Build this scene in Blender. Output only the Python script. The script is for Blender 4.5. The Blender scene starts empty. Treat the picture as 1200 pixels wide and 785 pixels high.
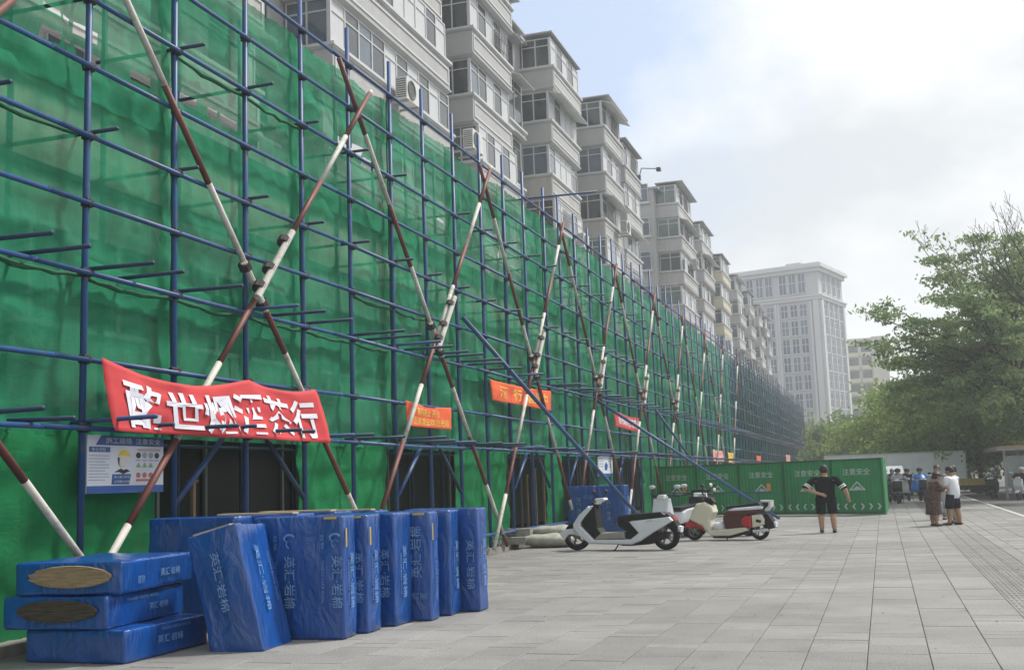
import bpy, bmesh, math, random
from mathutils import Vector, Matrix, Euler, noise as mnoise
random.seed(7)
sc = bpy.context.scene
COL = sc.collection
R = math.radians

# ------------------------------------------------------------------ camera
cam_d = bpy.data.cameras.new("camera"); cam = bpy.data.objects.new("camera", cam_d); COL.objects.link(cam)
cam_d.sensor_fit = 'HORIZONTAL'; cam_d.sensor_width = 36.0; cam_d.lens = 1320 / 1200 * 36.0
cam_d.clip_start = 0.05; cam_d.clip_end = 6000
cam.matrix_world = (Matrix.Translation((0, 0, 1.62)) @ Matrix.Rotation(R(17.8712), 4, 'Z')
                    @ Matrix.Rotation(R(90 + 7.44897), 4, 'X') @ Matrix.Rotation(R(-2.0), 4, 'Z'))
sc.camera = cam

# ------------------------------------------------------------------ sky, sun, exposure
SUN_EL, SUN_AZ = 54.0, 48.0          # azimuth in degrees to the right of +Y
W = bpy.data.worlds.new("World"); sc.world = W; W.use_nodes = True
nt = W.node_tree; nt.nodes.clear()
def N(nt, t, **kw):
    n = nt.nodes.new(t)
    for k, v in kw.items(): setattr(n, k, v)
    return n
out = N(nt, 'ShaderNodeOutputWorld'); bg = N(nt, 'ShaderNodeBackground'); bg.inputs[1].default_value = 0.1
sky = N(nt, 'ShaderNodeTexSky'); sky.sky_type = 'NISHITA'; sky.sun_disc = False
sky.sun_elevation = R(SUN_EL); sky.sun_rotation = R(SUN_AZ); sky.air_density = 1.2; sky.dust_density = 2.0
tc = N(nt, 'ShaderNodeTexCoord')
mp = N(nt, 'ShaderNodeMapping'); mp.inputs['Scale'].default_value = (1.0, 1.0, 2.2)
mp.inputs['Rotation'].default_value = (0.1, -0.35, 0.2)
n1 = N(nt, 'ShaderNodeTexNoise'); n1.inputs['Scale'].default_value = 2.6; n1.inputs['Detail'].default_value = 9; n1.inputs['Roughness'].default_value = 0.52
n1.inputs['Distortion'].default_value = 0.25
n2 = N(nt, 'ShaderNodeTexNoise'); n2.inputs['Scale'].default_value = 1.3; n2.inputs['Detail'].default_value = 8; n2.inputs['Roughness'].default_value = .6
cr = N(nt, 'ShaderNodeValToRGB'); cr.color_ramp.elements[0].position = 0.40; cr.color_ramp.elements[1].position = 0.53
cg = N(nt, 'ShaderNodeValToRGB')
e = cg.color_ramp.elements; e[0].position = 0.43; e[0].color = (4.8, 5.1, 5.3, 1); e[1].position = 0.57; e[1].color = (6.7, 6.8, 6.85, 1)
mixs = N(nt, 'ShaderNodeMixRGB')
blue = N(nt, 'ShaderNodeMixRGB'); blue.inputs[0].default_value = 0.8; blue.inputs[2].default_value = (3.9, 4.8, 6.4, 1)
# the one gap in the cloud, over the roof line
sep = N(nt, 'ShaderNodeVectorMath', operation='DISTANCE'); sep.inputs[1].default_value = (-0.26, 0.877, 0.40)
gap = N(nt, 'ShaderNodeMapRange'); gap.inputs[1].default_value = 0.10; gap.inputs[2].default_value = 0.32; gap.inputs[3].default_value = -0.22; gap.inputs[4].default_value = 0.07
addg = N(nt, 'ShaderNodeMath', operation='ADD')
L = nt.links.new
L(tc.outputs['Generated'], mp.inputs[0]); L(mp.outputs[0], n1.inputs[0]); L(tc.outputs['Generated'], n2.inputs[0])
L(tc.outputs['Generated'], sep.inputs[0]); L(sep.outputs['Value'], gap.inputs[0])
L(n2.outputs[0], addg.inputs[0]); L(gap.outputs[0], addg.inputs[1]); L(addg.outputs[0], cr.inputs[0])
L(n1.outputs[0], cg.inputs[0]); L(sky.outputs[0], blue.inputs[1])
L(cr.outputs[0], mixs.inputs[0]); L(blue.outputs[0], mixs.inputs[1]); L(cg.outputs[0], mixs.inputs[2])
L(mixs.outputs[0], bg.inputs[0]); L(bg.outputs[0], out.inputs[0])
sd = bpy.data.lights.new("sun", 'SUN'); sd.energy = 3.0; sd.angle = R(9); sd.color = (1.0, 0.95, 0.88)
so = bpy.data.objects.new("sun", sd); COL.objects.link(so)
_d = Vector((math.sin(R(SUN_AZ)) * math.cos(R(SUN_EL)), math.cos(R(SUN_AZ)) * math.cos(R(SUN_EL)), math.sin(R(SUN_EL))))
so.rotation_euler = (-_d).to_track_quat('-Z', 'Y').to_euler(); so.location = _d * 60
sc.view_settings.view_transform = 'Standard'; sc.view_settings.look = 'None'; sc.view_settings.exposure = 0.62; sc.view_settings.gamma = 1.0
sc.cycles.use_denoising = True
sc.cycles.transparent_max_bounces = 24; sc.cycles.max_bounces = 8; sc.cycles.volume_bounces = 2

# ------------------------------------------------------------------ materials
MATS = {}
def mat(name, color, rough=0.7, bdist=.02, bdet=5, bdis=0.0, metal=0.0, var=0.12, scale=3.0, bump=0.0, bscale=None, spec=0.4, stretch=(1, 1, 1), dirt=None, dscale=1.5, damt=0.5, coords='Object', trans=0.0):
    """plain procedural paint: base colour with noise variation, optional dirt patches and relief"""
    if name in MATS: return MATS[name]
    m = bpy.data.materials.new(name); m.use_nodes = True; nt = m.node_tree; b = nt.nodes['Principled BSDF']; L = nt.links.new
    b.inputs['Roughness'].default_value = rough; b.inputs['Metallic'].default_value = metal; b.inputs['Specular IOR Level'].default_value = spec
    tc = N(nt, 'ShaderNodeTexCoord'); mp = N(nt, 'ShaderNodeMapping'); mp.inputs['Scale'].default_value = stretch
    L(tc.outputs[coords], mp.inputs[0])
    nz = N(nt, 'ShaderNodeTexNoise'); nz.inputs['Scale'].default_value = scale; nz.inputs['Detail'].default_value = 6; nz.inputs['Roughness'].default_value = 0.62
    L(mp.outputs[0], nz.inputs[0])
    ramp = N(nt, 'ShaderNodeValToRGB'); el = ramp.color_ramp.elements
    el[0].position = 0.3; el[1].position = 0.7
    el[0].color = (*[c * (1 - var) for c in color], 1); el[1].color = (*[min(1, c * (1 + var)) for c in color], 1)
    L(nz.outputs[0], ramp.inputs[0]); src = ramp.outputs[0]
    if dirt:
        nd = N(nt, 'ShaderNodeTexNoise'); nd.inputs['Scale'].default_value = dscale; nd.inputs['Detail'].default_value = 8; nd.inputs['Roughness'].default_value = 0.7
        L(mp.outputs[0], nd.inputs[0])
        rd = N(nt, 'ShaderNodeMapRange'); rd.inputs[1].default_value = 0.5; rd.inputs[2].default_value = 0.75; rd.inputs[4].default_value = damt
        L(nd.outputs[0], rd.inputs[0])
        mx = N(nt, 'ShaderNodeMixRGB'); mx.inputs[2].default_value = (*dirt, 1); L(rd.outputs[0], mx.inputs[0]); L(src, mx.inputs[1]); src = mx.outputs[0]
    L(src, b.inputs['Base Color'])
    if bump:
        nb = N(nt, 'ShaderNodeTexNoise'); nb.inputs['Scale'].default_value = bscale or scale * 4; nb.inputs['Detail'].default_value = 5
        L(mp.outputs[0], nb.inputs[0])
        bp = N(nt, 'ShaderNodeBump'); bp.inputs['Strength'].default_value = bump; bp.inputs['Distance'].default_value = bdist; nb.inputs['Distortion'].default_value = bdis; nb.inputs['Detail'].default_value = bdet
        L(nb.outputs[0], bp.inputs['Height']); L(bp.outputs[0], b.inputs['Normal'])
    MATS[name] = m
    return m

def net_mat(name, color, opac, back):
    m = bpy.data.materials.new(name); m.use_nodes = True; nt = m.node_tree; nt.nodes.clear(); L = nt.links.new
    o = N(nt, 'ShaderNodeOutputMaterial'); d = N(nt, 'ShaderNodeBsdfDiffuse'); t = N(nt, 'ShaderNodeBsdfTranslucent'); tr = N(nt, 'ShaderNodeBsdfTransparent')
    tc = N(nt, 'ShaderNodeTexCoord'); nz = N(nt, 'ShaderNodeTexNoise'); nz.inputs['Scale'].default_value = 0.7; nz.inputs['Detail'].default_value = 7; nz.inputs['Roughness'].default_value = 0.65
    mp = N(nt, 'ShaderNodeMapping'); mp.inputs['Scale'].default_value = (1, 1.3, 1.5)
    L(tc.outputs['Object'], mp.inputs[0]); L(mp.outputs[0], nz.inputs[0])
    r = N(nt, 'ShaderNodeValToRGB'); r.color_ramp.elements[0].position = .3; r.color_ramp.elements[1].position = .72
    r.color_ramp.elements[0].color = (color[0] * .85, color[1] * .85, color[2] * .85, 1); r.color_ramp.elements[1].color = (color[0] * 1.5, color[1] * 1.25, color[2] * 1.35, 1)
    L(nz.outputs[0], r.inputs[0])
    # fine warp streaks of the mesh
    n3 = N(nt, 'ShaderNodeTexNoise'); n3.inputs['Scale'].default_value = 1.0; n3.inputs['Detail'].default_value = 2
    mp3 = N(nt, 'ShaderNodeMapping'); mp3.inputs['Scale'].default_value = (1, 30, 1.6); L(tc.outputs['Object'], mp3.inputs[0]); L(mp3.outputs[0], n3.inputs[0])
    mm = N(nt, 'ShaderNodeMixRGB', blend_type='MULTIPLY'); mm.inputs[0].default_value = 0.25
    r3 = N(nt, 'ShaderNodeMapRange'); r3.inputs[1].default_value = .3; r3.inputs[2].default_value = .7; r3.inputs[3].default_value = .72; r3.inputs[4].default_value = 1.1
    L(n3.outputs[0], r3.inputs[0]); L(r.outputs[0], mm.inputs[1]); L(r3.outputs[0], mm.inputs[2])
    nb = N(nt, 'ShaderNodeTexNoise'); nb.inputs['Scale'].default_value = 1.5; nb.inputs['Detail'].default_value = 7; nb.inputs['Distortion'].default_value = 1.4; nb.inputs['Roughness'].default_value = .6
    mpb = N(nt, 'ShaderNodeMapping'); mpb.inputs['Scale'].default_value = (1, 1.2, 2.0); mpb.inputs['Rotation'].default_value = (.35, 0, 0); L(tc.outputs['Object'], mpb.inputs[0]); L(mpb.outputs[0], nb.inputs[0])
    bp = N(nt, 'ShaderNodeBump'); bp.inputs['Strength'].default_value = .3; bp.inputs['Distance'].default_value = .10; L(nb.outputs[0], bp.inputs['Height']); L(bp.outputs[0], d.inputs['Normal']); L(bp.outputs[0], t.inputs['Normal'])
    L(mm.outputs[0], d.inputs[0]); L(mm.outputs[0], t.inputs[0])
    a = N(nt, 'ShaderNodeMixShader'); a.inputs[0].default_value = back; L(d.outputs[0], a.inputs[1]); L(t.outputs[0], a.inputs[2])
    n2 = N(nt, 'ShaderNodeTexNoise'); n2.inputs['Scale'].default_value = 0.35; n2.inputs['Detail'].default_value = 4; L(tc.outputs['Object'], n2.inputs[0])
    rr = N(nt, 'ShaderNodeMapRange'); rr.inputs[1].default_value = .3; rr.inputs[2].default_value = .7; rr.inputs[3].default_value = opac - .1; rr.inputs[4].default_value = min(.99, opac + .1)
    L(n2.outputs[0], rr.inputs[0])
    f = N(nt, 'ShaderNodeMixShader'); L(rr.outputs[0], f.inputs[0]); L(tr.outputs[0], f.inputs[1]); L(a.outputs[0], f.inputs[2])
    L(f.outputs[0], o.inputs[0]); return m

def island_mat(name, c0, c1, rough=0.6, trans=0.25):
    m = bpy.data.materials.new(name); m.use_nodes = True; nt = m.node_tree; L = nt.links.new; b = nt.nodes['Principled BSDF']
    g = N(nt, 'ShaderNodeNewGeometry'); r = N(nt, 'ShaderNodeValToRGB'); r.color_ramp.elements[0].color = (*c0, 1); r.color_ramp.elements[1].color = (*c1, 1)
    tc = N(nt, 'ShaderNodeTexCoord'); nz = N(nt, 'ShaderNodeTexNoise'); nz.inputs['Scale'].default_value = 0.6; L(tc.outputs['Object'], nz.inputs[0])
    mx = N(nt, 'ShaderNodeMath', operation='MULTIPLY_ADD'); mx.inputs[1].default_value = 0.55; L(g.outputs['Random Per Island'], mx.inputs[0])
    sb = N(nt, 'ShaderNodeMath', operation='MULTIPLY'); sb.inputs[1].default_value = 0.45; L(nz.outputs[0], sb.inputs[0]); L(sb.outputs[0], mx.inputs[2])
    L(mx.outputs[0], r.inputs[0]); L(r.outputs[0], b.inputs['Base Color']); b.inputs['Roughness'].default_value = rough
    b.inputs['Specular IOR Level'].default_value = 0.25
    if trans:
        t = N(nt, 'ShaderNodeBsdfTranslucent'); ms = N(nt, 'ShaderNodeMixShader'); ms.inputs[0].default_value = trans
        o = nt.nodes['Material Output']; L(r.outputs[0], t.inputs[0]); L(b.outputs[0], ms.inputs[1]); L(t.outputs[0], ms.inputs[2]); L(ms.outputs[0], o.inputs[0])
    return m

def paver_mat():
    m = bpy.data.materials.new("paver_concrete"); m.use_nodes = True; nt = m.node_tree; L = nt.links.new; b = nt.nodes['Principled BSDF']
    g = N(nt, 'ShaderNodeNewGeometry'); oi = N(nt, 'ShaderNodeObjectInfo'); tc = N(nt, 'ShaderNodeNewGeometry')
    nz = N(nt, 'ShaderNodeTexNoise'); nz.inputs['Scale'].default_value = 0.55; nz.inputs['Detail'].default_value = 8; nz.inputs['Roughness'].default_value = .7
    fine = N(nt, 'ShaderNodeTexNoise'); fine.inputs['Scale'].default_value = 55; fine.inputs['Detail'].default_value = 4; fine.inputs['Roughness'].default_value = .8
    L(tc.outputs['Position'], nz.inputs[0]); L(tc.outputs['Position'], fine.inputs[0])
    wn = N(nt, 'ShaderNodeTexWhiteNoise', noise_dimensions='3D')
    av = N(nt, 'ShaderNodeMath', operation='ADD'); L(g.outputs['Random Per Island'], av.inputs[0]); L(oi.outputs['Random'], av.inputs[1])
    fr = N(nt, 'ShaderNodeMath', operation='FRACT'); L(av.outputs[0], fr.inputs[0])
    # value = 0.5*random + .3*noise + fine
    a = N(nt, 'ShaderNodeMath', operation='MULTIPLY_ADD'); a.inputs[1].default_value = .22; L(fr.outputs[0], a.inputs[0])
    c = N(nt, 'ShaderNodeMath', operation='MULTIPLY_ADD'); c.inputs[1].default_value = .75; L(nz.outputs[0], c.inputs[0])
    d = N(nt, 'ShaderNodeMath', operation='MULTIPLY_ADD'); d.inputs[1].default_value = 2.6; d.inputs[2].default_value = -1.34; L(fine.outputs[0], d.inputs[0])
    L(d.outputs[0], c.inputs[2]); L(c.outputs[0], a.inputs[2])
    r = N(nt, 'ShaderNodeValToRGB'); r.color_ramp.elements[0].color = (.138, .135, .128, 1); r.color_ramp.elements[1].color = (.352, .346, .332, 1)
    L(a.outputs[0], r.inputs[0])
    # old stains
    st = N(nt, 'ShaderNodeTexNoise'); st.inputs['Scale'].default_value = 1.7; st.inputs['Detail'].default_value = 9; st.inputs['Roughness'].default_value = .75; L(tc.outputs['Position'], st.inputs[0])
    sr = N(nt, 'ShaderNodeMapRange'); sr.inputs[1].default_value = .52; sr.inputs[2].default_value = .68; sr.inputs[4].default_value = .6; L(st.outputs[0], sr.inputs[0])
    mx = N(nt, 'ShaderNodeMixRGB'); mx.inputs[2].default_value = (.16, .16, .15, 1); L(sr.outputs[0], mx.inputs[0]); L(r.outputs[0], mx.inputs[1])
    vo = N(nt, 'ShaderNodeTexVoronoi'); vo.inputs['Scale'].default_value = 1.1; L(tc.outputs['Position'], vo.inputs[0])
    vr = N(nt, 'ShaderNodeMapRange'); vr.inputs[1].default_value = .028; vr.inputs[2].default_value = .055; vr.inputs[3].default_value = .55; vr.inputs[4].default_value = 0; L(vo.outputs['Distance'], vr.inputs[0])
    m2 = N(nt, 'ShaderNodeMixRGB'); m2.inputs[2].default_value = (.07, .068, .064, 1); L(vr.outputs[0], m2.inputs[0]); L(mx.outputs[0], m2.inputs[1])
    big = N(nt, 'ShaderNodeTexNoise'); big.inputs['Scale'].default_value = .22; big.inputs['Detail'].default_value = 5; L(tc.outputs['Position'], big.inputs[0])
    br = N(nt, 'ShaderNodeMapRange'); br.inputs[1].default_value = .35; br.inputs[2].default_value = .68; br.inputs[3].default_value = .82; br.inputs[4].default_value = 1.12; L(big.outputs[0], br.inputs[0])
    m3 = N(nt, 'ShaderNodeMixRGB', blend_type='MULTIPLY'); m3.inputs[0].default_value = 1; L(m2.outputs[0], m3.inputs[1]); L(br.outputs[0], m3.inputs[2]); mx = m3
    L(mx.outputs[0], b.inputs['Base Color']); b.inputs['Roughness'].default_value = .72; b.inputs['Specular IOR Level'].default_value = .35
    bp = N(nt, 'ShaderNodeBump'); bp.inputs['Strength'].default_value = .35; bp.inputs['Distance'].default_value = .01; L(fine.outputs[0], bp.inputs['Height']); L(bp.outputs[0], b.inputs['Normal'])
    return m

def glass_mat(name, color, rough=0.08):
    m = mat(name, color, rough, 0, .25, .8, spec=.8); return m

M = dict(
    blue_pipe=mat('blue_pipe_paint', (.018, .070, .205), .45, 0, .25, 5, dirt=(.13, .085, .06), dscale=4, damt=.75, bump=.15),
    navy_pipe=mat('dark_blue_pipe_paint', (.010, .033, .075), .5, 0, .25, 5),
    red_band=mat('red_pipe_band', (.145, .045, .038), .55, 0, .3, 6, dirt=(.09, .05, .04), dscale=5, damt=.8),
    white_band=mat('white_pipe_band', (.52, .50, .46), .6, 0, .2, 6, dirt=(.19, .12, .085), dscale=5, damt=.9),
    coupler=mat('rusty_coupler_iron', (.045, .035, .035), .6, .3, .4, 20, bump=.4),
    net=net_mat('green_scaffold_net', (.048, .35, .185), .77, .44),
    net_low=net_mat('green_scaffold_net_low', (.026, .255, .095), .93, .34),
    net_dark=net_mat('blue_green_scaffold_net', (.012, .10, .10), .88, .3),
    seam=mat('net_hem', (.012, .11, .05), .8),
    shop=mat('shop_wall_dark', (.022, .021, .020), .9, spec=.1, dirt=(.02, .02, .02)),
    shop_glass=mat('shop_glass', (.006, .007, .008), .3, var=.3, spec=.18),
    podium=mat('podium_render', (.33, .33, .30), .85, dirt=(.15, .14, .12), dscale=.6),
    fascia=mat('fascia_board', (.46, .47, .40), .7, var=.1),
    stucco=mat('stucco_grey', (.385, .385, .388), .85, var=.10, scale=.6, dirt=(.42, .40, .38), dscale=.45, damt=.7, stretch=(1, 1, .35), bump=.2, bscale=30),
    parapet=mat('parapet_render', (.41, .41, .413), .85, var=.08, scale=1.2, dirt=(.42, .41, .39), dscale=.9, damt=.75, stretch=(1, 1, .3), bump=.25, bscale=40),
    parapet_grey=mat('parapet_grey_render', (.42, .41, .40), .85, var=.1, dirt=(.28, .27, .26), dscale=1.2, damt=.8, stretch=(1, 1, .3)),
    parapet_ochre=mat('parapet_ochre_render', (.52, .49, .38), .85, dirt=(.30, .28, .22), dscale=.9, damt=.7, stretch=(1, 1, .3)),
    peach=mat('peach_render', (.60, .42, .31), .85, dirt=(.40, .30, .24), dscale=.5),
    pvc=mat('white_window_frame', (.54, .55, .56), .4, var=.05),
    grey_frame=mat('grey_window_frame', (.16, .165, .17), .4, var=.1),
    glass=glass_mat('window_glass', (.045, .055, .065), .06),
    glass_b=glass_mat('window_glass_blueish', (.10, .13, .17), .08),
    glass_g=glass_mat('window_glass_greenish', (.10, .14, .13), .1),
    curtain=mat('white_blind', (.53, .54, .56), .5, var=.06, scale=2, stretch=(1, 6, .4)),
    roof=mat('roof_slab', (.36, .36, .37), .8),
    board=mat('green_hoarding_sheet', (.014, .235, .075), .45, var=.22, scale=.8, dirt=(.05, .13, .06), dscale=2.5, damt=.5, stretch=(1, 1, .5)),
    board_edge=mat('green_hoarding_frame', (.010, .11, .035), .5),
    white_print=mat('white_print', (.50, .57, .53), .6, var=.05),
    faint_print=mat('pale_blue_print', (.125, .24, .45), .5, var=.45, scale=14),
    red_cloth=mat('red_banner_cloth', (.52, .045, .05), .75, var=.12, scale=2),
    orange_cloth=mat('orange_banner_cloth', (.72, .11, .035), .75, var=.12, scale=2),
    banner_white=mat('banner_white_print', (.70, .71, .78), .75, var=.04),
    banner_yellow=mat('banner_yellow_print', (.75, .50, .10), .75),
    pink_cloth=mat('pink_banner_cloth', (.75, .36, .34), .8),
    wrap=mat('blue_shrink_wrap', (.005, .064, .275), rough=.22, var=.35, scale=2.4, bump=.8, bscale=5, bdist=.036, bdis=1.3, spec=.8, stretch=(1, 1, .4)),
    wool=mat('rock_wool', (.34, .25, .15), .95, var=.35, scale=10, bump=.8, bscale=60, stretch=(.5, 1, 5)),
    wool_dirty=mat('rock_wool_dirty', (.075, .06, .045), .95, var=.5, scale=10, bump=.8, bscale=60, stretch=(.5, 1, 5)),
    card=mat('packing_strip', (.52, .40, .24), .8, var=.2),
    tape=mat('yellow_tape', (.55, .38, .05), .5),
    sign_white=mat('sign_white', (.66, .70, .76), .4, var=.04),
    sign_blue=mat('sign_blue', (.02, .09, .32), .4, var=.08),
    sign_yellow=mat('sign_yellow', (.75, .55, .03), .4), sign_black=mat('sign_black', (.03, .03, .035), .5), sign_skin=mat('sign_skin', (.70, .63, .58), .5), sign_red=mat('sign_red', (.55, .15, .13), .5), sign_green=mat('sign_green', (.28, .42, .16), .5), sign_grey=mat('sign_grey', (.33, .36, .42), .5),
    paint_white=mat('scooter_white_paint', (.66, .68, .72), .22, var=.05, spec=.6),
    cream=mat('scooter_cream_paint', (.62, .58, .46), .25, var=.05, spec=.6),
    red_paint=mat('scooter_red_paint', (.42, .018, .02), .2, var=.08, spec=.6),
    maroon=mat('scooter_maroon_vinyl', (.07, .018, .016), .45),
    black_pl=mat('black_plastic', (.010, .010, .011), .5, spec=.25, var=.3),
    tyre=mat('tyre_rubber', (.010, .010, .010), .85, spec=.15, var=.3, bump=.3),
    chrome=mat('chrome', (.55, .56, .58), .2, .9), alloy=mat('grey_alloy', (.12, .12, .125), .4, .7),
    floor_mat=mat('footboard_mat', (.30, .29, .25), .7),
    headlamp=mat('headlamp_glass', (.60, .63, .66), .1, spec=.8),
    tail_red=mat('tail_lamp', (.30, .01, .01), .25),
    skin=mat('skin_tone', (.42, .25, .17), .6, var=.08, scale=8), skin_d=mat('skin_tone_tanned', (.33, .19, .12), .6, var=.08, scale=8),
    hair=mat('black_hair', (.014, .013, .013), .55, var=.4, scale=20),
    cloth_black=mat('black_cotton', (.008, .009, .011), .9, spec=.08, var=.25, bump=.3, bscale=8),
    cloth_navy=mat('navy_cotton', (.014, .018, .036), .9, spec=.1, var=.2), cloth_white=mat('white_cotton', (.64, .66, .70), .85, var=.05),
    cloth_grey=mat('grey_cotton', (.28, .28, .28), .85, var=.1), cloth_beige=mat('beige_cotton', (.45, .42, .38), .85, var=.1),
    rain_blue=mat('blue_raincoat', (.02, .17, .55), .35, var=.2, bump=.4, bscale=6), silver=mat('silver_cape', (.42, .44, .45), .35, .3, .15, 4, bump=.6, bscale=7),
    shoe=mat('dark_shoe', (.02, .02, .02), .6), stripe=mat('white_sleeve_stripe', (.68, .68, .68), .8, var=.03),
    bark=mat('tree_bark', (.060, .048, .038), .9, var=.35, scale=8, bump=.6), leaf_dark=island_mat('leaf_dark', (.08, .15, .07), (.38, .49, .21), trans=.5),
    leaf_bright=island_mat('leaf_bright', (.095, .18, .04), (.38, .48, .13), trans=.5), leaf_mid=island_mat('leaf_mid', (.075, .15, .05), (.28, .39, .13), trans=.5),
    asphalt=mat('asphalt', (.115, .116, .112), .85, var=.15, scale=1.2, dirt=(.20, .20, .19), dscale=.25, damt=.5, bump=.3, bscale=80, coords='Object'),
    kerb=mat('kerb_stone', (.44, .43, .41), .8, var=.12), joint=mat('joint_sand', (.15, .143, .13), .95, var=.3, scale=2),
    line=mat('road_line_paint', (.60, .60, .58), .7, dirt=(.3, .3, .3)), earth=mat('bare_ground', (.12, .115, .10), .95, var=.3, scale=.4),
    rubble=mat('rubble_concrete', (.24, .23, .21), .9, var=.3, scale=5, bump=.5), sack=mat('woven_sack', (.34, .34, .29), .8, var=.25, scale=6, bump=.6, bscale=25),
    truck=mat('truck_panel', (.72, .74, .76), .45, var=.05, scale=.7, dirt=(.38, .40, .42), dscale=.6, damt=.6), steel=mat('galvanised_steel', (.38, .38, .37), .45, .6), shelter_roof=mat('shelter_roof_brown', (.42, .30, .22), .6),
    tower=mat('tower_stone', (.46, .46, .475), .8, var=.06, scale=.1), tower_pale=mat('tower_pilaster', (.56, .56, .575), .8, var=.05, scale=.1), block=mat('block_cream', (.58, .56, .47), .8, var=.06, scale=.1),
    tower_pane=mat('tower_pane', (.075, .10, .16), .35, var=.3, spec=.15), tower_pane_b=mat('tower_pane_pale', (.12, .16, .23), .35, var=.3, spec=.15),
    clear=glass_mat('shelter_glass', (.26, .30, .30), .15), ac=mat('aircon_case', (.62, .62, .60), .5, var=.06), ac_dark=mat('aircon_grille', (.10, .10, .10), .6),
    orange=mat('orange_plastic', (.55, .20, .04), .5), yellow=mat('yellow_plastic', (.50, .36, .06), .5), wood=mat('raw_timber', (.26, .18, .11), .85, var=.25, scale=4, stretch=(6, 6, 1)))
M['paver'] = paver_mat()
def dress_mat():
    m = bpy.data.materials.new('brown_print_dress'); m.use_nodes = True; nt = m.node_tree; b = nt.nodes['Principled BSDF']; L = nt.links.new
    tc = N(nt, 'ShaderNodeTexCoord'); v = N(nt, 'ShaderNodeTexVoronoi'); v.inputs['Scale'].default_value = 16; L(tc.outputs['Object'], v.inputs[0])
    r = N(nt, 'ShaderNodeValToRGB'); r.color_ramp.elements[0].position = .2; r.color_ramp.elements[0].color = (.16, .095, .075, 1); r.color_ramp.elements[1].position = .5; r.color_ramp.elements[1].color = (.052, .028, .024, 1)
    L(v.outputs['Distance'], r.inputs[0]); L(r.outputs[0], b.inputs['Base Color']); b.inputs['Roughness'].default_value = .85; return m
M['dress'] = dress_mat()

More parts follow.
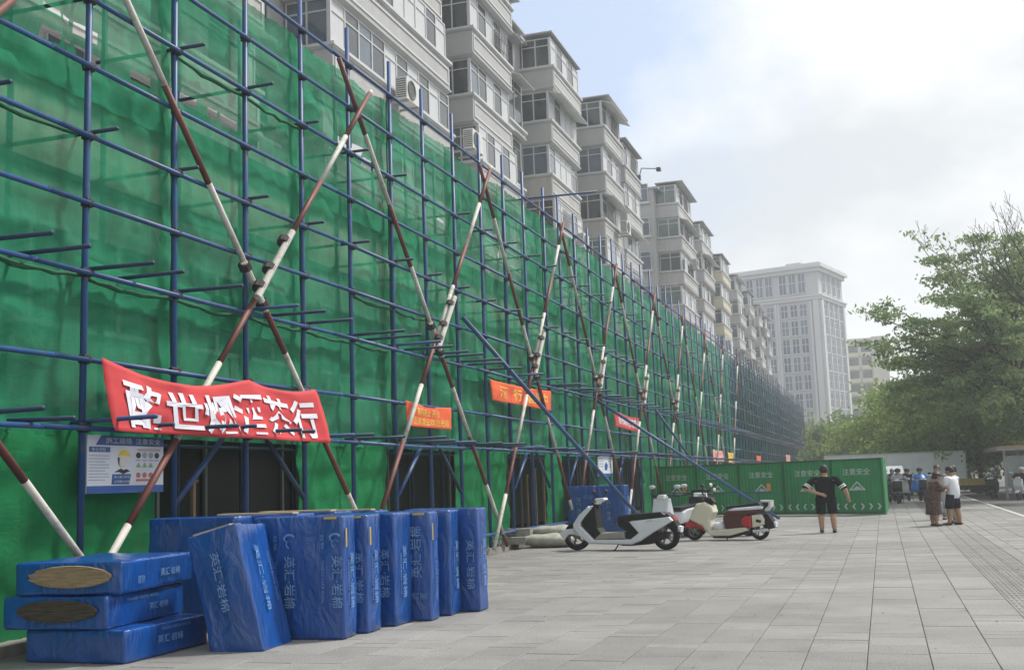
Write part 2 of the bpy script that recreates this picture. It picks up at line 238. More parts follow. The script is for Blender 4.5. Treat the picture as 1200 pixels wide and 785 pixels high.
# ------------------------------------------------------------------ builders
class MB:
    def __init__(s): s.v = []; s.f = []; s.m = []; s.cur = 0
    def quad(s, *p):
        i = len(s.v); s.v += [tuple(q) for q in p]; s.f.append(tuple(range(i, i + len(p)))); s.m.append(s.cur)
    def box(s, x0, x1, y0, y1, z0, z1, mtx=None):
        P = [Vector((x, y, z)) for z in (z0, z1) for x, y in ((x0, y0), (x1, y0), (x1, y1), (x0, y1))]
        if mtx: P = [mtx @ p for p in P]
        i = len(s.v); s.v += [tuple(p) for p in P]
        for f in ((3, 2, 1, 0), (4, 5, 6, 7), (0, 1, 5, 4), (1, 2, 6, 5), (2, 3, 7, 6), (3, 0, 4, 7)):
            s.f.append(tuple(i + k for k in f)); s.m.append(s.cur)
        return s
    def rings(s, rings, close=True, cap=True):
        i = len(s.v); n = len(rings[0])
        for r in rings: s.v += [tuple(p) for p in r]
        for a in range(len(rings) - 1):
            for k in range(n if close else n - 1):
                k2 = (k + 1) % n
                s.f.append((i + a * n + k, i + a * n + k2, i + (a + 1) * n + k2, i + (a + 1) * n + k)); s.m.append(s.cur)
        if cap and close:
            s.f.append(tuple(i + k for k in reversed(range(n)))); s.m.append(s.cur)
            b = i + (len(rings) - 1) * n; s.f.append(tuple(b + k for k in range(n))); s.m.append(s.cur)
        return s
    def tube(s, pts, r, n=8, cap=True):
        pts = [Vector(p) for p in pts]; rr = r if isinstance(r, (list, tuple)) else [r] * len(pts)
        rings = []
        up = None
        for k, p in enumerate(pts):
            d = (pts[min(k + 1, len(pts) - 1)] - pts[max(k - 1, 0)]).normalized()
            if up is None: up = Vector((0, 0, 1)) if abs(d.z) < .9 else Vector((1, 0, 0))
            a = d.cross(up)
            if a.length < 1e-4: a = d.cross(Vector((0, 1, 0)))
            a.normalize(); b = a.cross(d).normalized(); up = b
            rings.append([p + rr[k] * (math.cos(2 * math.pi * j / n) * a + math.sin(2 * math.pi * j / n) * b) for j in range(n)])
        return s.rings(rings, True, cap)
    def ell(s, c, rad, n=12, m=8, mtx=None):
        c = Vector(c); rings = []
        for a in range(1, m):
            t = math.pi * a / m
            ring = [Vector((rad[0] * math.sin(t) * math.cos(2 * math.pi * k / n), rad[1] * math.sin(t) * math.sin(2 * math.pi * k / n), -rad[2] * math.cos(t))) for k in range(n)]
            rings.append([(mtx @ p if mtx else p) + c for p in ring])
        return s.rings(rings)
    def prism(s, poly, y0, y1, bevel=0.0, plane='xz'):
        """2-D outline in x,z, extruded along y between y0 and y1 with an edge bevel"""
        A = sum(poly[i][0] * poly[(i + 1) % len(poly)][1] - poly[(i + 1) % len(poly)][0] * poly[i][1] for i in range(len(poly)))
        if A < 0: poly = poly[::-1]
        cx = sum(p[0] for p in poly) / len(poly); cz = sum(p[1] for p in poly) / len(poly)
        def ins(d):
            o = []
            n = len(poly)
            for i in range(n):
                p0 = Vector(poly[i - 1]); p1 = Vector(poly[i]); p2 = Vector(poly[(i + 1) % n])
                e1 = (p1 - p0).normalized(); e2 = (p2 - p1).normalized()
                nn = Vector((-e1.y - e2.y, e1.x + e2.x)); l = nn.length
                nn = nn / l if l > 1e-6 else Vector((-e1.y, e1.x))
                o.append(p1 + nn * d)
            return o
        lay = [(0, y0), (0, y1)] if not bevel else [(bevel, y0), (bevel * .3, y0 + bevel * .3), (0, y0 + bevel), (0, y1 - bevel), (bevel * .3, y1 - bevel * .3), (bevel, y1)]
        return s.rings([[(p[0], y, p[1]) for p in ins(d)] for d, y in lay])
    def build(s, name, mats, parent=None, off=None, smooth=False, loc=None):
        me = bpy.data.meshes.new(name)
        vs = s.v if off is None else [(a - off[0], b - off[1], c - off[2]) for a, b, c in s.v]
        me.from_pydata(vs, [], s.f)
        mats = mats if isinstance(mats, (list, tuple)) else [mats]
        for m in mats: me.materials.append(m)
        if len(mats) > 1: me.polygons.foreach_set('material_index', s.m)
        if smooth: me.polygons.foreach_set('use_smooth', [True] * len(me.polygons))
        me.update()
        return link(name, me, parent, loc)
def link(name, me, parent=None, loc=None, rot=None):
    o = bpy.data.objects.new(name, me); COL.objects.link(o)
    if parent: o.parent = parent
    if loc is not None: o.location = loc
    if rot is not None: o.rotation_euler = rot
    return o
def tag(o, label, cat, group=None, kind=None):
    o['label'] = label; o['category'] = cat
    if group: o['group'] = group
    if kind: o['kind'] = kind
    return o
def thing(name, label, cat, loc=(0, 0, 0), rz=0.0, group=None):
    o = bpy.data.objects.new(name, None); COL.objects.link(o); o.empty_display_size = .2
    o.location = loc; o.rotation_euler = (0, 0, rz)
    return tag(o, label, cat, group)
def structure(o): o['kind'] = 'structure'; return o
def copy_tree(o, parent=None):
    c = o.copy(); COL.objects.link(c)
    if parent is not None: c.parent = parent
    for ch in list(o.children): copy_tree(ch, c)
    return c

# lettering: every string is turned into one flat mesh, cached by its text
TXT = {}
def make_texts(specs):
    objs = []
    for key, body, bold in specs:
        cu = bpy.data.curves.new('lettering', 'FONT'); cu.body = body; cu.size = 1.0; cu.offset = bold; cu.resolution_u = 2; cu.fill_mode = 'FRONT'
        o = bpy.data.objects.new('lettering', cu); COL.objects.link(o); objs.append((key, o, cu))
    dg = bpy.context.evaluated_depsgraph_get(); dg.update()
    for key, o, cu in objs:
        me = bpy.data.meshes.new_from_object(o.evaluated_get(dg), depsgraph=dg)
        co = [v.co.copy() for v in me.vertices]
        if not co: co = [Vector((0, 0, 0))]
        x0 = min(c.x for c in co); x1 = max(c.x for c in co); y0 = min(c.y for c in co); y1 = max(c.y for c in co)
        TXT[key] = ([((c.x - (x0 + x1) / 2), (c.y - (y0 + y1) / 2)) for c in co], [tuple(p.vertices) for p in me.polygons], x1 - x0, y1 - y0)
    for key, o, cu in objs:
        bpy.data.objects.remove(o); bpy.data.curves.remove(cu)
def text(name, key, w, h, fn, m, parent=None, off=None, rot=0):
    """lettering fitted into a w x h field; fn(u, v) gives the world point on the surface"""
    vs, fs, tw, th = TXT[key]; c, s_ = math.cos(rot), math.sin(rot)
    mb = MB()
    for a, b in vs:
        u, v = a / max(tw, 1e-6) * w, b / max(th, 1e-6) * h
        mb.v.append(tuple(fn(u * c - v * s_, u * s_ + v * c)))
    mb.f = [f for f in fs]; mb.m = [0] * len(mb.f)
    return mb.build(name, m, parent, off)
make_texts([('banner', '酩世烟酒茶行', .020), ('yh', '英汇·岩棉', .012), ('yhw', 'YINGHUI ROCK WOOL', .0), ('small', '保温 隔热', 0), ('zyaq', '注意安全', .004),
            ('head', '施工现场  注意安全', .012), ('must', '安全须知', .01), ('helm1', '进入施工现场', .01), ('helm2', '必须戴安全帽', .01),
            ('open1', '春风茶业 开业', .012), ('open2', '正常营业欢迎光临', .01), ('biz', '酒  行  营业中', .015), ('white_biz', '装修期间正常营业', .01), ('rules', '施工重地 禁止入内', .0),
            ('row', '佩戴安全帽 系安全带 当心坠落', .0)])

# ------------------------------------------------------------------ ground, road, pavement
g = MB(); g.quad((-500, -200, -.20), (500, -200, -.20), (500, 500, -.20), (-500, 500, -.20)); structure(g.build('ground', M['earth']))
KX = 4.05
g = MB(); g.quad((KX + .15, -60, -.13), (19, -60, -.13), (19, 420, -.13), (KX + .15, 420, -.13)); structure(g.build('road', M['asphalt']))
g = MB(); g.box(KX, KX + .15, -60, 420, -.19, .012); structure(g.build('kerb', M['kerb']))
g = MB(); g.box(7.6, 7.72, -40, 420, -.14, -.126); structure(g.build('road_line', M['line']))
pav = MB(); pav.box(-13, KX - .003, -60, 420, -.19, -.028); PAV = structure(pav.build('pavement', M['joint']))
# pavers: 0.52 m strips, staggered lengths
rnd = random.Random(3)
cands = []
k0 = -0.25
PIT = .52
for k in range(-17, 9):
    xa = k0 + k * PIT
    if xa > KX - .1 or xa < -8.9: continue
    xb = min(xa + PIT, KX)
    if 1.2 < (xa + xb) / 2 < 1.7: continue
    if 1.7 < (xa + xb) / 2 < 2.2: xa = 2.09
    y = 6.0 + rnd.random() * .5
    while y < 62:
        ln = rnd.choice((.26, .52, .52, .52)) if y < 40 else 1.04
        cands.append((xa, xb, y, y + ln)); y += ln
def paver_verts(mb, xa, xb, ya, yb, dz, tx, ty, c=(0, 0, 0)):
    j = .0032; ch = .005
    rings = []
    for ins, z in ((j, -.03), (j, -.004), (j + ch, 0)):
        rings.append([(x - c[0], y - c[1], z + dz + tx * (x - (xa + xb) / 2) + ty * (y - (ya + yb) / 2)) for x, y in ((xa + ins, ya + ins * .4), (xb - ins, ya + ins * .4), (xb - ins, yb - ins * .4), (xa + ins, yb - ins * .4))])
    i = len(mb.v)
    for r_ in rings: mb.v += r_
    for a in range(2):
        for q in range(4): mb.f.append((i + a * 4 + q, i + a * 4 + (q + 1) % 4, i + a * 4 + 4 + (q + 1) % 4, i + a * 4 + 4 + q)); mb.m.append(0)
    mb.f.append((i + 8, i + 9, i + 10, i + 11)); mb.m.append(0)
def infr(c):
    v = cam.matrix_world.inverted() @ Vector(((c[0] + c[1]) / 2, (c[2] + c[3]) / 2, 0))
    if v.z > -1: return False
    return abs(v.x / -v.z) < .50 and -.34 < v.y / -v.z
vis = sorted([c for c in cands if infr(c)], key=lambda c: c[2] ** 2 + c[0] ** 2)
near = set(vis[:296])
pm = {}
fld = MB()
for c in cands:
    dz, tx, ty = rnd.uniform(-.0025, .0025), rnd.uniform(-.004, .004), rnd.uniform(-.003, .003)
    if c in near:
        key = (round(c[1] - c[0], 3), round(c[3] - c[2], 3), rnd.randrange(3))
        if key not in pm:
            mb = MB(); w, l = key[0], key[1]; paver_verts(mb, 0, w, 0, l, 0, tx, ty); o = mb.build('paver', M['paver'], PAV, loc=(c[0], c[2], dz)); pm[key] = o.data
        else: link('paver', pm[key], PAV, (c[0], c[2], dz))
    else: paver_verts(fld, *c, dz, tx, ty)
o = fld.build('paver_field', M['paver'], PAV); o['kind'] = 'stuff'
fb = MB(); fb.box(-13, KX - .003, 62.01, 420, -.03, -.003); o = fb.build('far_paving', M['paver'], PAV)
# tactile strip: ribbed blocks
tb = MB(); 
for ci in range(3):
    xa = 1.31 + ci * .26
    y = 8.0
    while y < 40:
        paver_verts(tb, xa, xa + .26, y, y + .282, 0, 0, 0)
        if y < 30:
            for q in range(4):
                xr = xa + .035 + q * .060; tb.box(xr, xr + .028, y + .02, y + .262, -.001, .005)
        y += .282
o = tb.build('tactile_paving', M['paver'], PAV); o['kind'] = 'stuff'
# raised plinth under the scaffold
pl = MB(); pl.box(-11.3, -8.9, -6, 60, -.03, .10); structure(pl.build('shop_plinth', M['rubble']))

# ------------------------------------------------------------------ scaffolding
SX = -9.0; P0 = 11.15; BAY = 1.82; TOP = 9.45
LV = [2.43, 3.25, 4.30, 5.16, 6.00, 6.88, 7.75, 8.62, 9.45]
S = thing('scaffolding', 'long blue tube scaffold with red and white cross braces hung with green netting', 'scaffolding', (SX, 0, 0))
def pipe_mesh(name, length, r, m, n=8):
    mb = MB(); mb.tube([(0, 0, 0), (0, 0, length)], r, n); me = bpy.data.meshes.new(name); me.from_pydata(mb.v, [], mb.f); me.materials.append(m)
    me.polygons.foreach_set('use_smooth', [len(p.vertices) == 4 for p in me.polygons]); me.update(); return me
YB = [P0 + BAY * k for k in range(-4, 75)]
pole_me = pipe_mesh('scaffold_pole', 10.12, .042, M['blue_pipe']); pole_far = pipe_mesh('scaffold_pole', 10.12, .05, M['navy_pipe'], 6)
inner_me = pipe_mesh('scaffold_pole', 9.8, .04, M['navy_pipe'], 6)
cl = MB(); cl.box(-.075, .075, -.075, .075, -.05, .05); cl.tube([(0, -.11, .02), (0, .11, .02)], .066, 8); cl.tube([(.0, 0, -.065), (.0, 0, .065)], .07, 8); cl.box(.05, .10, -.03, .03, -.03, .03)
clamp_me = bpy.data.meshes.new('pipe_coupler'); clamp_me.from_pydata([(a * .8, b * .72, c * .8) for a, b, c in cl.v], [], cl.f); clamp_me.materials.append(M['coupler'])
for y in YB:
    yy = y + rnd.uniform(-.03, .03)
    o = link('scaffold_pole', pole_me if y < 75 else pole_far, S, (0, yy, .09 + rnd.uniform(-.12, .2) * 0), (rnd.uniform(-.004, .004), rnd.uniform(-.003, .003), rnd.random() * 6))
    if y > 26 and y < 60 and rnd.random() < .4: o.scale.z = 1 + rnd.uniform(-.02, .03)
for i, y in enumerate(YB[:44]): link('scaffold_pole', inner_me, S, (-1.25, y + .1, .09))
for i, y in enumerate(YB[44:]): link('scaffold_pole', inner_me, S, (-1.25, y + .3, .09))
# ledgers: pipes of about four bays joined end to end
for li, z in enumerate(LV):
    y = YB[0] - 1.0 + rnd.random() * .5
    while y < YB[-1]:
        ln = 4 * BAY if y < 75 else 8 * BAY
        mb = MB(); sag = rnd.uniform(-.02, .02)
        mb.tube([(.085, 0, 0), (.085, ln / 2, sag - .01), (.085, ln + .06, 0)], .033, 7); mb.build('ledger', M['blue_pipe'] if y < 70 else M['navy_pipe'], S, loc=(0, y, z), smooth=True)
        y += ln
# inner ledgers
for z in LV[::2]:
    y = YB[0]
    while y < YB[-1]:
        mb = MB(); mb.tube([(-1.25, 0, 0), (-1.25, 8 * BAY, 0)], .03, 6); mb.build('ledger', M['navy_pipe'], S, loc=(0, y, z - .08)); y += 8 * BAY
# couplers at the nearest crossings
nc = 0
for y in YB:
    for z in LV:
        if 9 < y < 52 and nc < 230: link('pipe_coupler', clamp_me, S, (.035, y, z), (0, 0, rnd.uniform(-.3, .3))); nc += 1
# transoms: short tubes through the net
def transom(y, z, a, b, r=.028, m='navy_pipe'):
    mb = MB(); mb.tube([(a, 0, 0), (b, rnd.uniform(-.03, .03), rnd.uniform(-.03, .03))], r, 7); mb.build('transom', M[m], S, loc=(0, y, z), smooth=True)
nt_ = 0
for i, y in enumerate(YB):
    for li, z in enumerate(LV[:-1]):
        if nt_ > 285: continue
        if li in (0, 2):
            transom(y + .07, z + .075, -1.35, rnd.uniform(.85, 1.05), m='blue_pipe' if rnd.random() < .3 else 'navy_pipe'); nt_ += 1
            if y < 40 and li == 2 and rnd.random() < .6: transom(y + .85, z + .08, -1.3, rnd.uniform(.75, 1.0)); nt_ += 1
            if y < 50 and li == 0: transom(y + .9, z + .08, -1.3, rnd.uniform(.55, .95)); nt_ += 1
        elif li in (4, 6):
            if rnd.random() < (.85 if y < 45 else .4): transom(y + .06, z + .07, -1.35, rnd.uniform(.28, .5)); nt_ += 1
transom(30.0, 9.62, -.9, 1.95, m='blue_pipe')
# red and white cross braces
def brace(p, q, first_white=True, r=.046, band=1.55):
    p, q = Vector(p), Vector(q); d = (q - p); ln = d.length; d.normalize(); mb = MB(); t = -0.0; w = 0 if first_white else 1
    pts = []
    bow = rnd.uniform(-.02, .02)
    while t < ln:
        b = min(ln, t + band * rnd.uniform(.9, 1.1)); mb.cur = w
        off = lambda s_: Vector((0, 0, bow * math.sin(math.pi * s_ / ln)))
        mb.tube([p + d * t + off(t), p + d * ((t + b) / 2) + off((t + b) / 2), p + d * b + off(b)], r, 9, cap=True)
        t = b; w = 1 - w
    return mb.build('cross_brace', [M['white_band'], M['red_band']], S, off=(SX, 0, 0), smooth=True)
UP = [(10.6, 18.85), (18.05, 25.85), (25.15, 32.6), (32.4, 39.9), (39.7, 47.2), (47, 54.5), (54.3, 61.8), (3.2, 11.4), (61.6, 69), (68.9, 76.3)]
DN = [(10.35, 19.2), (17.75, 26.45), (25.3, 33.2), (32.6, 40.4), (39.9, 47.7), (47.2, 55), (54.5, 62.3), (2.2, 11.85), (61.8, 69.6)]
bx = SX + .16
for a, b in UP: brace((bx + .11, a, .10), (bx + .11, b, 9.42 - (.35 if b < 19 else 0) + .0))
for a, b in DN: brace((bx, a, 9.35), (bx, b, .10), False)
# overlapping sleeve where two lengths of brace are clamped together
for a, b in UP[:6]:
    for t0, t1, dx in ((.47, .60, .21), ):
        p = Vector((bx + dx, a, .1)); q = Vector((bx + dx, b, 9.4)); d = q - p
        mb = MB(); mb.tube([p + d * t0 + Vector((0, .05, 0)), p + d * t1 + Vector((0, .05, 0))], .055, 9); sl = mb.build('brace_sleeve', M['white_band'], S, off=(SX, 0, 0))
        for t in (t0 + .02, (t0 + t1) / 2 - .01, t1 - .02):
            mb = MB(); c_ = p + d * t + Vector((-.05, .03, 0)); dn = d.normalized(); mb.tube([c_ - dn * .06, c_ + dn * .06], .10, 8); mb.build('brace_clamp', M['coupler'], S, off=(SX, 0, 0))
for a, b in DN[:6]:
    p = Vector((bx - .02, a, 9.35)); q = Vector((bx - .02, b, .1)); d = q - p
    mb = MB(); mb.tube([p + d * .47 + Vector((.05, -.06, 0)), p + d * .54 + Vector((.05, -.06, 0))], .055, 9); mb.build('brace_sleeve', M['white_band'], S, off=(SX, 0, 0))
    for t in (.475, .53):
        mb = MB(); c_ = p + d * t + Vector((.03, -.03, 0)); dn = d.normalized(); mb.tube([c_ - dn * .06, c_ + dn * .06], .10, 8); mb.build('brace_clamp', M['coupler'], S, off=(SX, 0, 0))
# knee braces over the passage openings, and long rakers to the ground
OPEN = [(12.85, 16.75), (20.25, 23.95), (27.6, 31.1), (32.9, 36.5), (39.4, 44.4)]
for a, b in OPEN:
    mid = (a + b) / 2
    for e0, e1 in ((a + .15, a + 1.35), (b - .1, b - 1.3)):
        mb = MB(); mb.tube([(SX - .02, e0, 1.45), (SX - .02, e1, 2.40)], .042, 7); mb.build('knee_brace', M['blue_pipe'] if e0 < e1 else M['navy_pipe'], S, off=(SX, 0, 0), smooth=True)
for p, q in (((-8.9, 24.0, 5.4), (-6.6, 33.4, .02)), ((-8.9, 36.4, 4.25), (-3.65, 41.6, .02)), ((-8.9, 47, 4.4), (-7.2, 55, .02))):
    mb = MB(); mb.tube([p, q], .052, 8); mb.build('raker', M['blue_pipe'], S, off=(SX, 0, 0), smooth=True)
mb = MB(); mb.tube([(SX + .1, 23.5, .42), (SX + .1, 33.5, .40)], .045, 7); mb.tube([(SX + .1, 27.4, .32), (SX + .1, 31.4, .30)], .04, 7); mb.build('toe_rail', M['blue_pipe'], S, off=(SX, 0, 0))
mb = MB(); mb.tube([(SX + .1, 20, .3), (SX + .1, 24, .34)], .04, 7); mb.build('toe_rail', M['blue_pipe'], S, off=(SX, 0, 0))

# netting, one sheet per two bays, each a wrinkled cloth fixed at the ledgers
# torn slots in the top of the netting
HOLES = [(10.5, 10.85, 7.42, 7.56), (10.93, 11.1, 7.42, 7.56), (11.2, 11.62, 7.38, 7.54), (10.5, 10.85, 7.10, 7.25), (10.93, 11.1, 7.16, 7.27), (11.2, 11.65, 7.12, 7.27), (12.3, 12.7, 7.14, 7.28), (13.15, 13.68, 7.16, 7.30), (14.0, 14.25, 7.19, 7.28), (14.35, 14.8, 7.15, 7.29), (18.4, 19.25, 7.96, 8.10), (19.35, 19.9, 7.84, 7.98), (26.2, 26.9, 6.95, 7.1), (23.1, 23.6, 7.5, 7.62)]
def net_panel(y0, y1, z0, z1, m, ny, nz, x=SX - .17, billow=.11, seed=0, hem=True, cutz=None, parent=S, amp=1.0):
    rg = random.Random(seed); mb = MB(); V = {}
    cells = {}
    vis_off = rg.uniform(-.015, .015)
    for j in range(nz + 1):
        z = z0 + (z1 - z0) * j / nz
        lo = max([l for l in LV if l <= z + 1e-6], default=0.0); hi = min([l for l in LV if l > z + 1e-6], default=z1 + .01)
        t = (z - lo) / max(.01, hi - lo)
        for i in range(ny + 1):
            y = y0 + (y1 - y0) * i / ny
            bay = int((y - P0) / BAY + 100); key = (bay, lo)
            if key not in cells: cells[key] = rg.uniform(-1, 1)
            tb_ = ((y - P0) / BAY) % 1.0
            bl = billow * cells[key] * math.sin(math.pi * t) * math.sin(math.pi * tb_)
            # folds that hang from the ledger, sharper near it
            w = .040 * amp * mnoise.noise(Vector((y * 4.2 + seed, z * .7, seed * 1.7))) + .034 * amp * mnoise.noise(Vector((y * 1.3, z * 3.1, seed)))
            w += .06 * amp * math.exp(-t * 4) * mnoise.noise(Vector((y * 9, lo * 3, seed))) + .02 * amp * mnoise.noise(Vector((y * 2 + z * 2.3, z * 1.2 - y, seed + 9)))
            edge = min(i, ny - i)
            if edge < 2: w += .035 * mnoise.noise(Vector((z * 2.1, seed, edge)))
            yy = y + (.05 * mnoise.noise(Vector((z * 1.1, seed + i * .2, 3.3))))
            zz = z + (.02 * mnoise.noise(Vector((y * 1.5, seed, 7))) if j in (0, nz) else 0)
            if j == nz: zz -= .05 * math.sin(math.pi * tb_)
            mb.v.append((x + vis_off + bl + w - SX, yy, zz))
    for j in range(nz):
        for i in range(ny):
            yc = y0 + (y1 - y0) * (i + .5) / ny; zc = z0 + (z1 - z0) * (j + .5) / nz
            if any(h[0] < yc < h[1] and h[2] < zc < h[3] for h in HOLES): continue
            a = j * (ny + 1) + i; mb.f.append((a, a + 1, a + ny + 2, a + ny + 1)); mb.m.append(0)
    o = mb.build('net_panel', m, parent, smooth=True)
    return o
sd_ = 1; y = P0 - 5 * BAY
while y < 73:
    nearp = y < 36
    net_panel(y - .10, y + 2 * BAY + .16, 2.36, TOP, M['net'], 48 if nearp else 16, 96 if nearp else 30, seed=sd_, x=SX - .15 - .05 * (sd_ % 2)); sd_ += 1; y += 2 * BAY
while y < YB[-1]:
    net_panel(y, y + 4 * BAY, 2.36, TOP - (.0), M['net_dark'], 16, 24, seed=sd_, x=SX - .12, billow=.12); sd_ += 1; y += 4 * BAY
for (ya, yb, za, zb, q) in ((7.2, 12.97, 6.55, 7.05, 3), (11.15, 16.6, 4.0, 4.55, 2), (16.6, 22.1, 6.6, 7.1, 5), (22.07, 29.3, 4.05, 4.5, 7), (29.4, 38, 6.6, 7.1, 8), (5.6, 9.3, 4.0, 4.6, 9)):
    net_panel(ya, yb, za, zb, M['net'], int((yb - ya) * 10), 8, seed=70 + q, x=SX - .13, billow=.03, amp=1.4)
# hems: gathered vertical edges and rolled edges along a ledger
for y in [P0 - BAY + 2 * BAY * k + .02 for k in range(0, 14)]:
    pts = [(SX - .045 + rnd.uniform(-.01, .01), y + .05 * mnoise.noise(Vector((z * .8, y, 1))) , z) for z in [2.4 + .35 * q for q in range(21)]]
    mb = MB(); mb.tube(pts, [.012 + .02 * abs(mnoise.noise(Vector((q * .7, y, 5)))) for q in range(21)], 6); mb.build('net_hem', M['seam'], S, off=(SX, 0, 0), smooth=True)
for (ya, yb, z) in ((11.2, 20, 4.26), (8.5, 11, 6.02), (13, 16.6, 7.72), (5.5, 11.1, 4.28), (25.7, 40, 4.24), (18.5, 22.1, 5.12)):
    n = int((yb - ya) / .22)
    pts = [(SX - .02 + rnd.uniform(-.01, .01), ya + (yb - ya) * q / n, z - (.03 + .05 * rnd.random()) * abs(math.sin(math.pi * ((ya + (yb - ya) * q / n - P0) / BAY))) + .02 * mnoise.noise(Vector((q * .6, ya, z)))) for q in range(n + 1)]
    mb = MB(); mb.tube(pts, [.022 + .03 * abs(mnoise.noise(Vector((q * .45, ya, z)))) for q in range(n + 1)], 6); mb.build('net_hem', M['seam'], S, off=(SX, 0, 0), smooth=True)
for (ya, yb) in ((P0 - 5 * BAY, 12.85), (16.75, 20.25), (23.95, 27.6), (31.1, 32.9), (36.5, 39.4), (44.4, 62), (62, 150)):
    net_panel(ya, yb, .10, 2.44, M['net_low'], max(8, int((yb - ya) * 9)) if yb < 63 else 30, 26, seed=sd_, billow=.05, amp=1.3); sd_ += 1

# ------------------------------------------------------------------ signs and banners on the scaffold
def sheet(name, corners, m, nu=40, nv=14, fn=None, parent=None):
    """cloth between four corner points (bl, br, tr, tl); fn(u, v) -> outward offset, sag"""
    bl, br, tr, tl = [Vector(c) for c in corners]
    def P(u, v):
        a = bl.lerp(br, u); b = tl.lerp(tr, u); p = a.lerp(b, v)
        if fn: dx, dz = fn(u, v); p = p + Vector((dx, 0, dz))
        return p
    mb = MB()
    for j in range(nv + 1):
        for i in range(nu + 1): mb.v.append(tuple(P(i / nu, j / nv)))
    for j in range(nv):
        for i in range(nu): a = j * (nu + 1) + i; mb.f.append((a, a + 1, a + nu + 2, a + nu + 1)); mb.m.append(0)
    return mb, P
def banner(label, corners, m, fn, texts, tm, group='banners tied along the scaffold', sm=.005):
    base = (corners[0][0], corners[0][1], 0)
    T = thing('banner', label, 'banner', base, 0, group)
    mb, P = sheet('cloth', corners, m, fn=fn); o = mb.build('cloth', m, T, off=base, smooth=True)
    md = o.modifiers.new('thickness', 'SOLIDIFY'); md.thickness = .003
    for key, u0, u1, v0, v1 in texts:
        def f(a, b, u0=u0, u1=u1, v0=v0, v1=v1):
            u, v = (u0 + u1) / 2 + a, (v0 + v1) / 2 + b
            return P(u, v) + Vector((sm, 0, 0))
        text('lettering', key, u1 - u0, v1 - v0, f, tm, T, off=base)
    return T
BX = SX + .44
def red_fn(u, v):
    top = -.20 * math.sin(math.pi * min(1, u / .62)) * v * (1 if u < .62 else 0) - (.10 * math.sin(math.pi * (u - .62) / .38) * v if u > .62 else 0)
    fold = .05 * mnoise.noise(Vector((u * 5 + v * 3, v * 2 - u * 3, 2.2))) + .035 * math.sin((u * 9 - (1 - v) * 4.0)) * (1 - v * .5) + .02 * mnoise.noise(Vector((u * 16, v * 5, 1)))
    return fold, top + .03 * mnoise.noise(Vector((u * 4, v, 8))) * (1 - v)
banner('large red banner with big white characters sagging between the nearest poles', [(BX + .05, 11.1, 2.38), (BX + .05, 16.65, 2.36), (BX - .05, 16.25, 3.22), (BX - .05, 11.0, 3.24)], M['red_cloth'], red_fn, [('banner', .06, .95, .06, .82)], M['banner_white'], sm=.016)
def flat_fn(k): return lambda u, v: (.03 * mnoise.noise(Vector((u * 5, v * 2, k))) + .02 * math.sin(u * 7 + k), -.05 * math.sin(math.pi * u) * v)
BY = SX + .12
banner('small orange notice cloth with two rows of yellow characters', [(BY, 20.55, 2.80), (BY, 22.95, 2.80), (BY, 22.95, 3.28), (BY, 20.5, 3.30)], M['orange_cloth'], flat_fn(1), [('open1', .22, .74, .52, .86), ('open2', .14, .94, .10, .44)], M['banner_yellow'])
banner('orange red banner with yellow characters crossed by a long blue raker', [(BY, 25.85, 3.62), (BY, 31.0, 3.60), (BY, 31.05, 4.18), (BY, 25.75, 4.12)], M['orange_cloth'], flat_fn(4), [('biz', .12, .92, .2, .82)], M['banner_yellow'])
banner('small red banner with a white lettered field high over the middle doorway', [(BY, 39.1, 3.46), (BY, 43.3, 3.36), (BY, 43.3, 3.92), (BY, 38.9, 4.02)], M['red_cloth'], flat_fn(7), [('white_biz', .14, .97, .22, .86)], M['banner_white'])
for yy, z0, z1, mm, lb, h_ in ((63, 2.4, 3.05, 'pink_cloth', 'faded pink banner hanging low on the far scaffold', 4.5), (69.5, 2.35, 3.0, 'banner_yellow', 'yellow and orange banner low on the far scaffold', 2.5), (86, 2.4, 3.0, 'orange_cloth', 'orange scrap of banner beyond the net corner', 3), (113, 2.6, 3.4, 'pink_cloth', 'pale pink banner near the far end of the scaffold', 5)):
    banner(lb, [(BY, yy, z0), (BY, yy + h_, z0), (BY, yy + h_, z1), (BY, yy, z1)], M[mm], flat_fn(yy), [], M['banner_white'])

def flat_board(label, name, cat, y0, y1, z0, z1, x, group=None):
    T = thing(name, label, cat, (x, y0, z0), 0, group); mb = MB(); mb.box(x - .02, x, y0, y1, z0, z1); mb.build('panel', M['sign_white'], T, off=(x, y0, z0))
    def rect(nm, m, u0, u1, v0, v1, d=.003, poly=None, parent=None):
        mb = MB(); ys = lambda u: y0 + (y1 - y0) * u; zs = lambda v: z0 + (z1 - z0) * v
        if poly: P = [(x + d, ys(u), zs(v)) for u, v in poly]; A = 0
        else: P = [(x + d, ys(u0), zs(v0)), (x + d, ys(u1), zs(v0)), (x + d, ys(u1), zs(v1)), (x + d, ys(u0), zs(v1))]
        Q = [(px - .0028, py, pz) for px, py, pz in P]
        mb.rings([Q, P]); return mb.build(nm, M[m], parent or T, off=(x, y0, z0))
    def lab(key, m, u0, u1, v0, v1, d=.006):
        text('lettering', key, (u1 - u0) * (y1 - y0), (v1 - v0) * (z1 - z0), lambda a, b: (x + d, y0 + (y1 - y0) * (u0 + u1) / 2 + a, z0 + (z1 - z0) * (v0 + v1) / 2 + b), M[m], T, off=(x, y0, z0))
    return T, rect, lab
T, rect, lab = flat_board('blue and white site safety board with a helmeted worker picture', 'safety_board', 'sign', 11.22, 12.72, 1.66, 2.36, SX + .03)
rect('header_band', 'sign_blue', 0, 0, 0, 0, poly=[(.10, .83), (1, .83), (1, 1), (.17, 1)]); rect('footer_band', 'sign_blue', 0, 1, 0, .13); lab('head', 'white_print', .22, .95, .86, .97)
